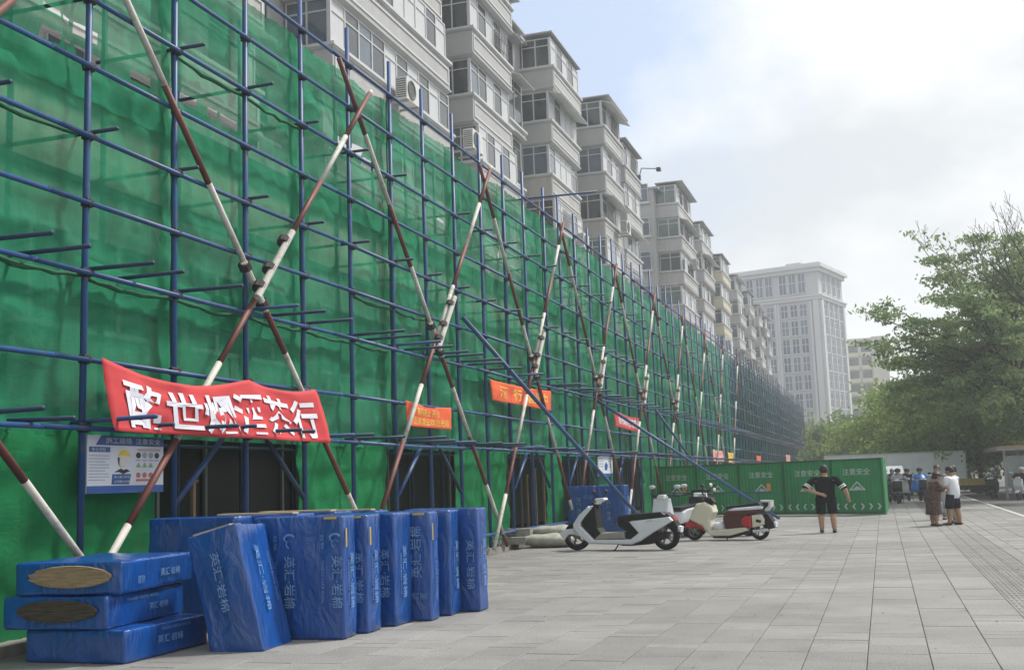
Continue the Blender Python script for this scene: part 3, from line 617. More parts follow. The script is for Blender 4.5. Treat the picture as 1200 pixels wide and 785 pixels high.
rect('heading_plate', 'sign_blue', .02, .28, .71, .80); lab('must', 'white_print', .05, .22, .725, .785)
for q in range(9): rect('text_line', 'sign_grey', .02, .27 - .05 * (q % 3 == 2), .64 - q * .052, .655 - q * .052)
rect('worker_picture', 'sign_skin', 0, 0, 0, 0, poly=[(.39, .48), (.41, .60), (.42, .66), (.50, .65), (.505, .55), (.49, .47), (.46, .43), (.42, .45)])
rect('worker_helmet', 'sign_yellow', 0, 0, 0, 0, .006, poly=[(.38, .63), (.40, .71), (.44, .76), (.49, .75), (.53, .68), (.54, .64), (.50, .66), (.42, .66)])
rect('worker_hair', 'sign_black', 0, 0, 0, 0, .006, poly=[(.375, .62), (.40, .62), (.395, .50), (.42, .45), (.385, .50)]); rect('worker_collar', 'sign_black', 0, 0, 0, 0, poly=[(.33, .36), (.42, .43), (.45, .40), (.49, .42), (.54, .38), (.50, .365), (.45, .33), (.40, .365)])
rect('caption_plate', 'sign_blue', 0, 0, 0, 0, poly=[(.30, .15), (.53, .15), (.55, .33), (.31, .33)]); lab('helm1', 'white_print', .33, .53, .255, .305); lab('helm2', 'white_print', .33, .53, .175, .225)
lab('row', 'sign_red', .63, .95, .745, .785)
for q in range(4):
    c = .65 + q * .085; rect('mandatory_symbol', 'sign_black' if q % 3 == 0 else 'sign_grey', 0, 0, 0, 0, poly=[(c + .032 * math.cos(t * math.pi / 5), .665 + .055 * math.sin(t * math.pi / 5)) for t in range(10)])
    rect('symbol_caption', 'sign_grey', c - .03, c + .03, .565, .585)
    if q < 3:
        rect('warning_symbol', 'sign_green', 0, 0, 0, 0, poly=[(c - .035, .45), (c + .035, .45), (c, .54)]); rect('prohibition_symbol', 'sign_red', 0, 0, 0, 0, poly=[(c + .03 * math.cos(t * math.pi / 5), .31 + .05 * math.sin(t * math.pi / 5)) for t in range(10)])
rect('red_caption', 'sign_red', .62, .90, .20, .24)
T, rect, lab = flat_board('small white and blue notice on the net strip above the blue packs', 'notice_board', 'sign', 36.6, 38.75, 1.72, 2.40, SX + .03)
rect('footer_band', 'sign_blue', 0, 1, 0, .14); rect('picture', 'sign_blue', 0, 0, 0, 0, poly=[(.45, .3), (.6, .3), (.66, .55), (.55, .72), (.44, .55)])
for q in range(4): rect('text_line', 'sign_grey', .08, .34, .85 - q * .13, .90 - q * .13); rect('text_line', 'sign_grey', .72, .95, .85 - q * .13, .90 - q * .13)

# ------------------------------------------------------------------ podium with shops behind the net
PX = -11.0
T = thing('shop_podium', 'two storey shop podium hidden behind the green scaffold net', 'building', (PX, 0, 0))
mb = MB(); mb.box(-17.0, PX, -8, 150, 2.9, 7.7); mb.build('wall', M['podium'], T, off=(PX, 0, 0))
mb = MB(); mb.box(-17.1, PX + .35, -8.1, 150.1, 7.7, 7.9); mb.build('roof', M['roof'], T, off=(PX, 0, 0))
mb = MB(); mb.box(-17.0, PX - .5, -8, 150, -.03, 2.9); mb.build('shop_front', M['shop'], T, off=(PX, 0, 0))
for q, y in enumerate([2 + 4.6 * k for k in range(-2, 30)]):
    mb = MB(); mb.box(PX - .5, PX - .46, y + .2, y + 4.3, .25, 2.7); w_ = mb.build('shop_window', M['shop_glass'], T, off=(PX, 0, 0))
    mb = MB()
    for e_ in (0, 1.4, 2.75, 4.1): mb.box(PX - .46, PX - .40, y + .2 + e_, y + .27 + e_, .12, 2.75)
    mb.build('frame', M['grey_frame'], w_, off=(PX, 0, 0))
    mb = MB(); mb.box(PX, PX + .10, y, y + 4.4, 6.3 + .1 * (q % 2), 7.6); mb.build('fascia_board', M['fascia'], T, off=(PX, 0, 0))
    for e_ in (.5, 2.4):
        mb = MB(); mb.box(PX, PX + .05, y + e_, y + e_ + 1.5, 4.0, 5.5); w_ = mb.build('window', M['glass'], T, off=(PX, 0, 0))
        mb = MB(); mb.box(PX + .05, PX + .08, y + e_, y + e_ + 1.5, 4.0, 4.08); mb.box(PX + .05, PX + .08, y + e_, y + e_ + 1.5, 5.42, 5.5); mb.box(PX + .05, PX + .08, y + e_ + .7, y + e_ + .78, 4.08, 5.42); mb.build('frame', M['pvc'], w_, off=(PX, 0, 0))
for (y, h_, lb) in ((14.2, 2.0, 'left timber strut inside the passage under the big red banner'), (15.6, 1.7, 'right timber strut inside the passage under the big red banner'), (21.3, 2.1, 'timber strut inside the passage below the small orange notice'),
                    (28.6, 2.2, 'left timber strut in the passage left of the far blue packs'), (29.6, 2.0, 'right timber strut in the passage left of the far blue packs'), (33.4, 1.7, 'first timber strut showing just above the far blue packs'), (34.3, 1.9, 'middle timber strut of three above the far blue packs'), (35.2, 1.8, 'last timber strut beside the net strip with the notice')):
    mb = MB(); mb.box(-10.5, -10.44, y, y + .07, .1, .1 + h_); mb.box(-10.51, -10.43, y - .06, y + .13, .1 + h_, .14 + h_)
    tag(mb.build('timber_post', M['wood']), lb, 'strut', 'timber struts inside the scaffold passages')


# ------------------------------------------------------------------ apartment blocks above the podium
XF, XW = -15.3, -17.0
def win_grid(mbf, plane, a0, a1, z0, z1, pos, n, transom_=True, t=.06, d=.07):
    """frame bars in mbf and a list of pane boxes; plane 'x' faces +X at x=pos, plane 'y' faces -Y at y=pos"""
    def bar(u0, u1, w0, w1, out_=0.0):
        if plane == 'x': mbf.box(pos - d, pos + out_, u0, u1, w0, w1)
        else: mbf.box(u0, u1, pos - out_, pos + d, w0, w1)
    bar(a0, a1, z0, z0 + t); bar(a0, a1, z1 - t, z1)
    ms = [a0 + (a1 - a0) * k / n for k in range(n + 1)]; zt = z1 - .46
    for k, u in enumerate(ms):
        u0 = u if k == 0 else (u - t if k == n else u - t / 2); bar(u0, u0 + t, z0 + t + .002, z1 - t - .002, .004)
    if transom_: bar(a0 + t, a1 - t, zt, zt + t * .8, .002)
    panes = []
    for k in range(n):
        u0, u1 = ms[k] + t * .6, ms[k + 1] - t * .6
        if plane == 'x': panes.append((pos - d * .7, pos - d * .4, u0, u1, z0 + t, z1 - t))
        else: panes.append((u0, u1, pos + d * .4, pos + d * .7, z0 + t, z1 - t))
    return panes
def balcony_column(B, off, y0, y1, z0, nfl, fh, rng, xf=XF, roofh=1.85, npane=None, side_mats=('glass', 'glass_b', 'glass_g'), frame='pvc', front=('curtain', 'glass'), pm='parapet', ph=1.15, overhang=.14, fallroof=True):
    n = npane or max(3, round((y1 - y0) / 1.15))
    # meshes for one storey, local z measured from the parapet's top
    mb = MB(); xr = XW - .1
    def ring(o, z): return [(xr - off[0], y0 - o, z), (xf + o - off[0], y0 - o, z), (xf + o - off[0], y1 + o, z), (xr - off[0], y1 + o, z)]
    mb.rings([ring(-.10, -ph - .16), ring(.05, -ph - .05), ring(.05, -ph + .02), ring(0, -ph + .05), ring(0, -.16), ring(.07, -.13), ring(.07, 0), ring(-.05, .02)])
    mo = MB()
    ya, yb = y0 + .12, y1 - .12
    for a, b, c, d_ in ((ya, yb, -.36, -.28), (ya, yb, -.98, -.90), (ya, ya + .08, -.899, -.361), (yb - .08, yb, -.899, -.361)): mo.box(xf - off[0], xf + .035 - off[0], a, b, c * ph / 1.15, d_ * ph / 1.15)
    mo.box(xr - off[0], xf + .10 - off[0], y0 - .10, y1 + .10, -.07, .035)
    mom = None
    par = None
    wz0, wz1 = .02, fh - ph - .17
    fr = MB(); pf = win_grid(fr, 'x', y0 + .08, y1 - .08, wz0, wz1, xf - .10, n)
    ps = win_grid(fr, 'y', XW, xf - .19, wz0, wz1, y0 + .10, 2)
    ce = MB(); ce.box(XW, xf - .08, y0 + .08, y1 - .08, fh - ph - .17, fh - ph - .05)
    fr.box(xf - .19, xf - .09, y0 + .05, y0 + .15, wz0, wz1)
    fr.v = [(a - off[0], b, c) for a, b, c in fr.v]
    frm = None; meshes = {}; wzz = 0
    for fl in range(nfl):
        zt = z0 + fl * fh
        if par is None: b = mb.build('balcony', M[pm], B, loc=(0, 0, zt)); par = b.data; par2 = par.copy(); par2.materials[0] = M['parapet_grey']
        else: b = link('balcony', par if rng.random() < .7 else par2, B, (0, 0, zt))
        b.location.x += rng.uniform(-.28, .12); b.location.y += rng.uniform(-.12, .12)
        if rng.random() < .35:
            if 'can' not in meshes:
                m_ = MB(); m_.rings([[(xf - .1 - off[0], y0 + .1, wz1 - .02), (xf + .62 - off[0], y0 + .1, wz1 - .30), (xf + .62 - off[0], y1 - .1, wz1 - .30), (xf - .1 - off[0], y1 - .1, wz1 - .02)], [(xf - .1 - off[0], y0 + .1, wz1 + .02), (xf + .64 - off[0], y0 + .1, wz1 - .26), (xf + .64 - off[0], y1 - .1, wz1 - .26), (xf - .1 - off[0], y1 - .1, wz1 + .02)]]); meshes['can'] = m_.build('canopy', M['ac'], b).data
            else: link('canopy', meshes['can'], b)
        if rng.random() < .3:
            m_ = MB(); ca = rng.uniform(y0 + .3, y1 - 2.2)
            for q_ in range(9): m_.box(xf + .02 - off[0], xf + .05 - off[0], ca + q_ * .22, ca + q_ * .22 + .025, .04, wz1 - .35)
            m_.box(xf + .05 - off[0], xf + .08 - off[0], ca - .02, ca + 1.82, .3, .33); m_.box(xf + .05 - off[0], xf + .08 - off[0], ca - .02, ca + 1.82, .8, .83); m_.build('window_bars', M['grey_frame'], b)
        if mom is None: mom = mo.build('cornice', M['pvc'], b).data
        else: link('cornice', mom, b)
        if frm is None: f = fr.build('window_frame', M[frame], b); frm = f.data
        else: link('window_frame', frm, b)
        ph0 = rng.randrange(2)
        for q, (x0_, x1_, a, c, e, g_) in enumerate(pf):
            mt = front[(q + ph0) % 2] if rng.random() < .8 else rng.choice((front[0], 'glass_b'))
            key = ('f', q, mt)
            if key not in meshes:
                m_ = MB(); m_.box(x0_ - off[0], x1_ - off[0], a, c, e, g_); meshes[key] = m_.build('pane', M[mt], b).data
            else: link('pane', meshes[key], b)
        sm = rng.choice(side_mats)
        for q, (x0_, x1_, a, c, e, g_) in enumerate(ps):
            key = ('s', q, sm)
            if key not in meshes:
                m_ = MB(); m_.box(x0_ - off[0], x1_ - off[0], a, c, e, g_); meshes[key] = m_.build('pane', M[sm], b).data
            else: link('pane', meshes[key], b)
        key = 'ceil'
        if key not in meshes: 
            m_ = MB(); m_.box(XW - off[0], xf - .25 - off[0], y0 + .2, y1 - .1, fh - ph - .30, fh - ph - .19); meshes[key] = m_.build('soffit', M['stucco'], b).data
        else: link('soffit', meshes[key], b)
    zt = z0 + (nfl - 1) * fh + roofh
    m_ = MB(); m_.box(XW - off[0], xf + overhang - off[0], y0 - .12, y1 + overhang * .6, zt - .02, zt + .05); m_.build('balcony_roof', M['roof'], B)
def block(label, y0, y1, ztop, cols, seed, peach=None):
    off = (XW, 0, 0); B = thing('apartment_building', label, 'building', off, 0, 'apartment buildings above the podium'); rng = random.Random(seed)
    mb = MB(); mb.box(XW - 11, XW, y0, y1, 0, ztop - .3); mb.build('wall', M['stucco'], B, off=off)
    mb = MB(); mb.box(XW - 11.2, XW + .45, y0 - .1, y1 + .1, ztop - .3, ztop - .12); mb.build('roof', M['roof'], B, off=off)
    if peach:
        for a, b, z0, z1 in peach: mb = MB(); mb.box(XW, XW + .05, a, b, z0, z1); mb.build('peach_wall_panel', M['peach'], B, off=off)
    # windows of the wall between the balcony columns
    gaps = [(cols[i][1], cols[i + 1][0]) for i in range(len(cols) - 1)]
    for a, b in gaps:
        w = b - a
        if w < 2.2: continue
        for fl in range(4):
            zc = cols[0][2] + .1 + fl * 2.95; c = (a + b) / 2; hw = min(.9, w * .28)
            fr = MB(); pf = win_grid(fr, 'x', c - hw, c + hw, zc, zc + 1.45, XW + .13, 2); fr.box(XW + .05, XW + .22, c - hw - .1, c + hw + .1, zc - .12, zc)
            f = fr.build('window', M['grey_frame'], B, off=off)
            for (x0_, x1_, p0, p1, e, g_) in pf: m_ = MB(); m_.box(x0_, x1_, p0, p1, e, g_); m_.build('pane', M['glass'], f, off=off)
    for c in cols:
        kw = c[5] if len(c) > 5 else {}
        balcony_column(B, off, c[0], c[1], c[2], c[3], c[4], rng, **kw)
    return B
b1 = block('grey apartment building nearest the camera with long balconies over the net', -2, 54.6, 27.2,
      [(2, 12.5, 9.45, 6, 2.92), (15.5, 26.2, 9.45, 6, 2.92), (30.1, 40.4, 9.45, 6, 2.92, dict(npane=10)), (43.8, 49.2, 9.30, 6, 2.95, dict(npane=5)), (50.6, 53.3, 10.4, 5, 2.95, dict(xf=-16.2, npane=2, ph=.35, front=('glass', 'glass')))],
      4, peach=[(49.5, 54.5, 8, 17.6)])
b2 = block('stepped grey apartment building with mixed balcony glazing in the middle', 54.7, 84.5, 25.2,
      [(55.7, 61.6, 11.75, 5, 2.95, dict(xf=-15.25, npane=5)), (66.6, 71.8, 11.7, 5, 2.95, dict(xf=-15.1, npane=4, overhang=.55)), (74.2, 79.6, 11.2, 5, 2.95, dict(npane=4, pm='parapet'))], 9)
b3 = block('far apartment building with repeated corner balconies stretching down the street', 93.4, 186, 26.4,
      [(94.5, 102.5, 10.2, 6, 2.95, dict(xf=-15.0, npane=5, overhang=.4, side_mats=('glass_g', 'glass'))), (110, 117.5, 10.0, 6, 2.95, dict(npane=5, pm='parapet')), (124, 131, 9.3, 6, 2.95, dict(npane=4, pm='parapet_ochre')), (138, 144.5, 9.3, 6, 2.95, dict(npane=4)), (151.5, 157.5, 9.3, 6, 2.95, dict(npane=4)), (164.5, 170, 9.3, 6, 2.95, dict(npane=4)), (176, 181.5, 9.3, 6, 2.9, dict(npane=4))], 12)
for fl in range(6):
    for x0 in (-19.3, -22.6):
        fr = MB(); pf = win_grid(fr, 'y', x0, x0 + 1.9, 10.25 + fl * 2.95, 11.85 + fl * 2.95, 93.26, 2); fr.box(x0 - .1, x0 + 2.0, 93.2, 93.39, 10.1 + fl * 2.95, 10.24 + fl * 2.95)
        f = fr.build('window', M['pvc'], b3, off=(XW, 0, 0))
        for (xa, xb, ya, yb, za, zb) in pf: m_ = MB(); m_.box(xa, xb, ya, yb, za, zb); m_.build('pane', M['glass_b'], f, off=(XW, 0, 0))
def aircon(label, x, y, z):
    T = thing('air_conditioner', label, 'air conditioner', (x, y, z), 0, 'outdoor air conditioner units on the balconies')
    mb = MB(); mb.box(0, .42, 0, 1.15, 0, .80); mb.build('case', M['ac'], T)
    mb = MB()
    for k in range(9): mb.box(.03, .38, -.012, 0, .07 + k * .078, .10 + k * .078)
    mb.build('side_louvre', M['ac_dark'], T)
    mb = MB(); mb.rings([[(.42 + d, .42 + r * math.cos(t * math.pi / 10), .40 + r * math.sin(t * math.pi / 10)) for t in range(20)] for d, r in ((.0, .34), (.03, .34), (.03, .28), (.008, .26))], cap=True); mb.build('fan_grille', M['ac_dark'], T)
    for y_ in (.1, .98): mb = MB(); mb.box(-.6, .46, y_, y_ + .06, -.08, -.003); mb.build('bracket', M['steel'], T)
aircon('air conditioner under the long balcony windows with its fan facing the street', -14.95, 34.3, 14.75)
aircon('air conditioner at the gap between the two nearest balcony columns', -14.95, 40.9, 14.85)
aircon('air conditioner low on the middle stepped building, half over the net edge', -15.0, 58.6, 14.2)
aircon('air conditioner on the second column of the middle stepped building', -14.85, 69.5, 17.2)
aircon('air conditioner high on the far building beside its first column', -14.75, 98.5, 19.9)
aircon('air conditioner lower down on the first column of the far building', -14.75, 96.5, 13.9)
for y, lb in ((42.1, 'grey rain pipe in the recess between the two nearest balcony columns'), (63.9, 'grey rain pipe on the wall after the first column of the middle building'), (105.5, 'grey rain pipe after the first column of the far building')):
    mb = MB(); mb.tube([(XW + .12, y, 3), (XW + .12, y, 24.5)], .07, 7)
    for z in (9, 12, 15, 18, 21): mb.box(XW, XW + .2, y - .09, y + .09, z, z + .06)
    tag(mb.build('rain_pipe', M['grey_frame']), lb, 'pipe', 'rain pipes on the apartment walls')
T = thing('floodlight_arm', 'thin arm with a small lamp head jutting out from the balcony edge against the sky', 'lamp', (-15.3, 78.9, 23.3))
mb = MB(); mb.tube([(0, 0, 0), (0, 1.0, .9), (.5, 5.2, 1.9)], .045, 6); mb.build('arm', M['navy_pipe'], T); mb = MB(); mb.box(.34, .66, 5.1, 5.55, 1.76, 2.0); mb.build('lamp_head', M['black_pl'], T); mb = MB(); mb.box(-.8, .1, -.1, .1, -.25, .12); mb.build('bracket', M['navy_pipe'], T)

# ------------------------------------------------------------------ office tower and cream block down the street
C0 = Vector((-9.0, 215, 0)); dl = Vector((-.967, .255, 0)); dr = Vector((.255, .967, 0)); nl = Vector((-dl.y, dl.x, 0)); nl = nl if nl.y < 0 else -nl; nr = Vector((dr.y, -dr.x, 0))
T = thing('office_tower', 'pale stone office tower with tall window bays rising beyond the apartments', 'building', C0)
HT = 40.4; LL, LR = 46, 15
def prismz(mb, pts, z0, z1): mb.rings([[(p.x, p.y, z0) for p in pts], [(p.x, p.y, z1) for p in pts]])
def frame_pt(face, u, d=0.0):
    return (C0 + dl * u + nl * d) if face == 'l' else (C0 + dr * u + nr * d)
quad4 = [C0, C0 + dr * LR, C0 + dr * LR + dl * LL, C0 + dl * LL]
def grow(o): return [C0 + (-dl - dr) * o, C0 + dr * (LR + o) - dl * o, C0 + dr * (LR + o) + dl * (LL + o), C0 + dl * (LL + o) - dr * o]
mb = MB(); prismz(mb, quad4, 0, HT - 1.6); mb.build('wall', M['tower'], T, off=C0)
for z0, z1, o in ((HT - 1.6, HT - .9, .5), (HT - .9, HT - .3, 1.0), (HT - .3, HT, .7), (33.5, 34.1, .45), (34.1, 34.4, .7)):
    mb = MB(); prismz(mb, grow(o), z0, z1); mb.build('cornice', M['tower_pale'], T, off=C0)
def fbox(mb, face, u0, u1, z0, z1, d0, d1):
    P = [frame_pt(face, u, d) for d in (d0, d1) for u in (u0, u1)]
    mb.rings([[(P[0].x, P[0].y, z), (P[1].x, P[1].y, z), (P[3].x, P[3].y, z), (P[2].x, P[2].y, z)] for z in (z0, z1)])
wm = {}
rngt = random.Random(5)
for face, cols_, ww in (('l', [2.4, 4.2, 6.05, 8.8, 10.65, 12.6, 16, 17.9, 19.8, 23, 25], 1.5), ('r', [2.2, 5.3, 8.4, 11.5], 1.9)):
    for u in cols_:
        for r_ in range(10):
            if r_ == 9: z0, z1 = 35.0, 38.6
            else: z0 = 3.1 + r_ * 3.43; z1 = z0 + 2.7
            if r_ == 8: z1 = z0 + 2.3
            c = frame_pt(face, u, 0); key = (face, r_ == 9, r_ == 8, 'ab'[rngt.random() < .35])
            if key not in wm:
                mb = MB(); v0 = frame_pt(face, 0) ; h = z1 - z0
                def lb(a0, a1, w0, w1, d0, d1):
                    fbox(mb, face, a0, a1, w0, w1, d0, d1)
                lb(0, ww, -.18, 0, .01, .25); lb(0, .12, 0, h, .02, .12); lb(ww - .12, ww, 0, h, .02, .12); lb(ww / 2 - .06, ww / 2 + .06, 0, h, .02, .12); lb(.12, ww - .12, h * .55, h * .55 + .12, .02, .10)
                w_ = mb.build('window', M['tower_pale'], T, off=C0, loc=tuple(c - C0) [:2] + (z0,))
                mb = MB(); fbox(mb, face, .05, ww - .05, .01, h - .01, .008, .04); p_ = mb.build('pane', M['tower_pane_b' if key[3] == 'a' else 'tower_pane'], w_, off=C0); wm[key] = (w_.data, p_.data)
            else:
                w_ = link('window', wm[key][0], T, (c.x - C0.x, c.y - C0.y, z0)); link('pane', wm[key][1], w_)
    for u in ([.15, 14.5, 21.6, 27] if face == 'l' else [.15, 13.6]):
        mb = MB(); fbox(mb, face, u, u + 1.0, 0, 33.4, .0, .45); mb.build('pilaster', M['tower_pale'], T, off=C0)
    for u in ([1.45, 7.75, 8.25] if face == 'l' else [1.5, 4.5, 7.6, 10.7]):
        mb = MB(); fbox(mb, face, u, u + .42, 0, 33.4, .0, .28); mb.build('pilaster', M['tower_pale'], T, off=C0)
mb = MB(); fbox(mb, 'l', 4, 7, HT, HT + 1.0, -6, -3); mb.build('roof_hut', M['tower'], T, off=C0)
off = (-6.0, 262, 0)
T = thing('cream_apartment_block', 'cream high rise block half hidden behind the office tower and the trees', 'building', off)
mb = MB(); mb.box(-6, 2.6, 262, 276, 0, 30.2); mb.build('wall', M['block'], T, off=off)
mb = MB(); mb.box(-.5, 2.9, 261.2, 262, 0, 31); mb.build('stair_tower', M['block'], T, off=off)
mb = MB(); mb.box(-6.2, 2.8, 261.7, 276.2, 30.2, 30.8); mb.build('roof', M['block'], T, off=off)
bm_, wm_ = None, None
for k in range(10):
    z = 1.5 + k * 2.9
    for x in (-5.6, -2.9):
        mb = MB(); mb.box(x, x + 2.3, 261.3, 262, z - .9, z); b_ = mb.build('balcony', M['block'], T, off=off)
        mb = MB(); mb.box(x + .15, x + 2.15, 261.9, 261.98, z + .1, z + 1.7); mb.build('pane', M['glass'], b_, off=off)

# ------------------------------------------------------------------ green hoarding across the pavement
A, B_ = Vector((-9.1, 47.4, 0)), Vector((-.05, 43.4, 0)); FD = (B_ - A).normalized(); FN = Vector((FD.y, -FD.x, 0)); FL = (B_ - A).length; FH = 2.06
T = thing('site_hoarding', 'green sheet metal hoarding with white warnings closing the pavement', 'hoarding', A)
def FP(u, d, z): return A + FD * u + FN * d + Vector((0, 0, z))
npan = 5; pw = 1.98; start = FL - npan * pw + .0
for k in range(-0, npan):
    u0 = FL - (npan - k) * pw
    u0 = max(u0, 0); u1 = FL - (npan - k - 1) * pw
    mb = MB(); nseg = max(3, int((u1 - u0) / .15)); rows = []
    prof = []
    for q in range(nseg):
        ua = u0 + (u1 - u0) * q / nseg; ub = u0 + (u1 - u0) * (q + 1) / nseg; w = ub - ua
        prof += [(ua, 0), (ua + w * .35, 0), (ua + w * .45, -.022), (ua + w * .9, -.022)]
    prof.append((u1, 0))
    mb.rings([[tuple(FP(u, d, z)) for u, d in prof] for z in (.12, FH - .06)], close=False, cap=False)
    p = mb.build('panel', M['board'], T, off=A)
    mb = MB()
    def fb_(ua, ub, d0, d1, z0, z1):
        mb.rings([[tuple(FP(u, d, z)) for u, d in ((ua, d0), (ub, d0), (ub, d1), (ua, d1))] for z in (z0, z1)])
    fb_(u0, u0 + .05, -.03, .03, .03, FH); fb_(u1 - .05, u1 - .003, -.03, .03, .03, FH); fb_(u0 + .05, u1 - .05, -.03, .025, FH - .07, FH - .005); fb_(u0 + .05, u1 - .05, -.03, .025, .03, .13)
    mb.build('frame', M['board_edge'], p, off=A)
    uc = (u0 + u1) / 2
    if u1 - u0 > 1.2:
        text('lettering', 'zyaq', 1.08, .24, lambda a, b: FP(uc + a, .012, 1.58 + b), M['white_print'], p, off=A)
        def poly(nm, pts, m='white_print'):
            mb = MB(); P1 = [tuple(FP(uc + a, .012, b)) for a, b in pts]; P0_ = [tuple(FP(uc + a, .004, b)) for a, b in pts]; mb.rings([P0_, P1]); mb.build(nm, M[m], p, off=A)
        for a_, b_, c_, d_ in ((-.33, .92, 0, 1.20), ):
            poly('triangle_edge', [(-.34, .90), (-.27, .90), (.0, 1.17), (.0, 1.23)]); poly('triangle_edge', [(.0, 1.23), (.0, 1.17), (.27, .90), (.34, .90)]); poly('triangle_base', [(-.26, .90), (.26, .90), (.24, .945), (-.24, .945)])
            poly('triangle_mark', [(-.14, .95), (-.02, 1.06), (.02, 1.00), (.06, 1.04), (.15, .95)])
        for q in range(6):
            s_ = -1 if q < 3 else 1; c_ = -.80 + q * .32
            poly('chevron', [(c_ - .075 * s_, .20), (c_ + .0 * s_, .20), (c_ + .085 * s_, .31), (c_ + .0 * s_, .42), (c_ - .075 * s_, .42), (c_ + .01 * s_, .31)])
mb = MB(); e0 = FP(FL, 0, 0)
mb.rings([[(e0.x, e0.y, z), (e0.x + .05, e0.y, z), (e0.x + .16, e0.y + 5.5, z), (e0.x + .11, e0.y + 5.5, z)] for z in (.03, FH)]); mb.build('return_panel', M['board'], T, off=A)
for u in (.6, 3.2, 5.8, 8.6):
    mb = MB(); mb.tube([tuple(FP(u, -.06, 1.6)), tuple(FP(u, -1.0, .02))], .025, 6); mb.build('back_stay', M['steel'], T, off=A)
T = thing('barrier_rail', 'thin blue pipe rail with two orange clamps in front of the green hoarding', 'barrier', (-8.1, 45.6, 0))
for x, y in ((-7.9, 45.0), (-4.5, 43.6)):
    mb = MB(); mb.tube([(x, y, 0), (x, y, .98)], .022, 6); mb.build('post', M['blue_pipe'], T, off=(-8.1, 45.6, 0))
    mb = MB(); mb.box(x + .3, x + .42, y - .05, y + .05, .98, 1.25) ; mb.build('orange_clamp', M['orange'], T, off=(-8.1, 45.6, 0))
mb = MB(); mb.tube([(-8.1, 45.1, .98), (-4.0, 43.4, .93)], .03, 6); mb.build('rail', M['blue_pipe'], T, off=(-8.1, 45.6, 0))

# ------------------------------------------------------------------ blue wrapped insulation packs
def pack(label, loc, w, d, h, rz, tilt=(0, 0), front=None, sides=None, wool=False, seed=0, tape=False, top=False, group='blue wrapped insulation packs'):
    """w along local x (front is -y), d along y, h up; loc is the front right bottom corner"""
    T = thing('insulation_pack', label, 'wrapped pack', loc, rz, group); T.rotation_euler = (tilt[0], tilt[1], rz)
    rg = random.Random(seed); bm = bmesh.new(); bmesh.ops.create_cube(bm, size=1)
    for v in bm.verts: v.co = Vector(((v.co.x - .5) * w, (v.co.y + .5) * d, (v.co.z + .5) * h))
    bmesh.ops.bevel(bm, geom=list(bm.edges), offset=.028, segments=3, affect='EDGES', profile=.5)
    bmesh.ops.subdivide_edges(bm, edges=[e for e in bm.edges if e.calc_length() > .2], cuts=9, use_grid_fill=True)
    for v in bm.verts:
        c = v.co; n_ = mnoise.noise(Vector((c.x * 3 + seed, c.y * 3, c.z * 2.2))); w_ = mnoise.noise(Vector((c.x * 9 + c.z * 4, c.y * 9 + seed, c.z * 3)))
        n3 = Vector(((c.x + w / 2) / w, (c.y - d / 2) / d, (c.z - h / 2) / h)); a = max(range(3), key=lambda k: abs(n3[k])); q = Vector((0, 0, 0)); q[a] = 1 if n3[a] > 0 else -1
        f_ = 1.0 if c.z > .02 else 0
        v.co = c + q * (n_ * .016 + w_ * .009) * f_ + Vector((mnoise.noise(Vector((c.z * 1.4, seed, 0))) * .012, 0, 0)) * f_
    me = bpy.data.meshes.new('wrap'); bm.to_mesh(me); bm.free(); me.materials.append(M['wrap']); me.polygons.foreach_set('use_smooth', [True] * len(me.polygons))
    b = link('wrap', me, T)
    def F(face, cu, cv):
        if face == 'f': return lambda a, c: (cu + a, -.026, cv + c)
        if face == 'b': return lambda a, c: (cu - a, d + .019, cv + c)
        return lambda a, c: (.026, cu + a, cv + c)
    for face, key, cu, cv, tw, th, rot in (front or []): text('lettering', key, tw, th, F(face, cu, cv), M['faint_print'], b, rot=rot)
    if face_logo := (sides or []):
        for face, cu, cv, sz in face_logo:
            fn = F(face, cu, cv)
            for s_ in (-1, 1):
                mb = MB(); pts = []
                for t in range(9): a = R(20 + t * 30); pts.append((sz * .45 * math.cos(a) * (.6 if s_ < 0 else 1), s_ * sz * .22 + sz * .30 * math.sin(a)))
                for t in range(8):
                    p, q = pts[t], pts[t + 1]; mb.quad(fn(p[0] * .72, p[1] * .72), fn(q[0] * .72, q[1] * .72), fn(*q), fn(*p))
                mb.build('emblem', M['faint_print'], b)
    if wool:
        mb = MB(); n = 28; ro = []
        for s_, dep in ((1.0, -.012), (.97, -.028), (.6, -.022)): ro.append([(-w * .47 + w * .39 * s_ * math.cos(2 * math.pi * t / n) * (1 + .05 * math.sin(3.0 * t)), dep, h * .56 + h * .34 * s_ * math.sin(2 * math.pi * t / n)) for t in range(n)])
        mb.rings(ro); mb.build('exposed_wool', M['wool' if seed == 1 else 'wool_dirty'], b)
    if tape:
        mb = MB(); mb.box(-w * .20, -w * .06, -.024, -.02, h - .035, h - .012); mb.box(.02, .025, d * .1, d * .17, h - .34, h - .14); mb.build('yellow_tape', M['tape'], b)
    if top:
        mb = MB(); mb.box(-w + .05, -.10, .06, d * .45, h + .004, h + .022); mb.build('packing_strip', M['card'], b)
    return T
HP = math.pi / 2
vt = lambda x: [('f', 'yh', x, .62, .56, .13, -HP), ('f', 'yhw', x - .17, .62, .46, .035, -HP), ('f', 'small', x - .17, 1.05, .16, .04, -HP)]
sd2 = lambda y: [('s', 'yh', y, .62, .60, .10, -HP), ('s', 'yhw', y - .10, .60, .5, .03, -HP)]
pack('top blue pack of the low stack with an oval of bare rock wool showing', (-7.25, 9.60, .655), 1.18, 1.5, .325, R(7), wool=True, seed=1, front=[('s', 'yh', .95, .16, .42, .08, 0), ('s', 'small', .35, .12, .14, .08, 0)], group='flat blue packs in the low stack')
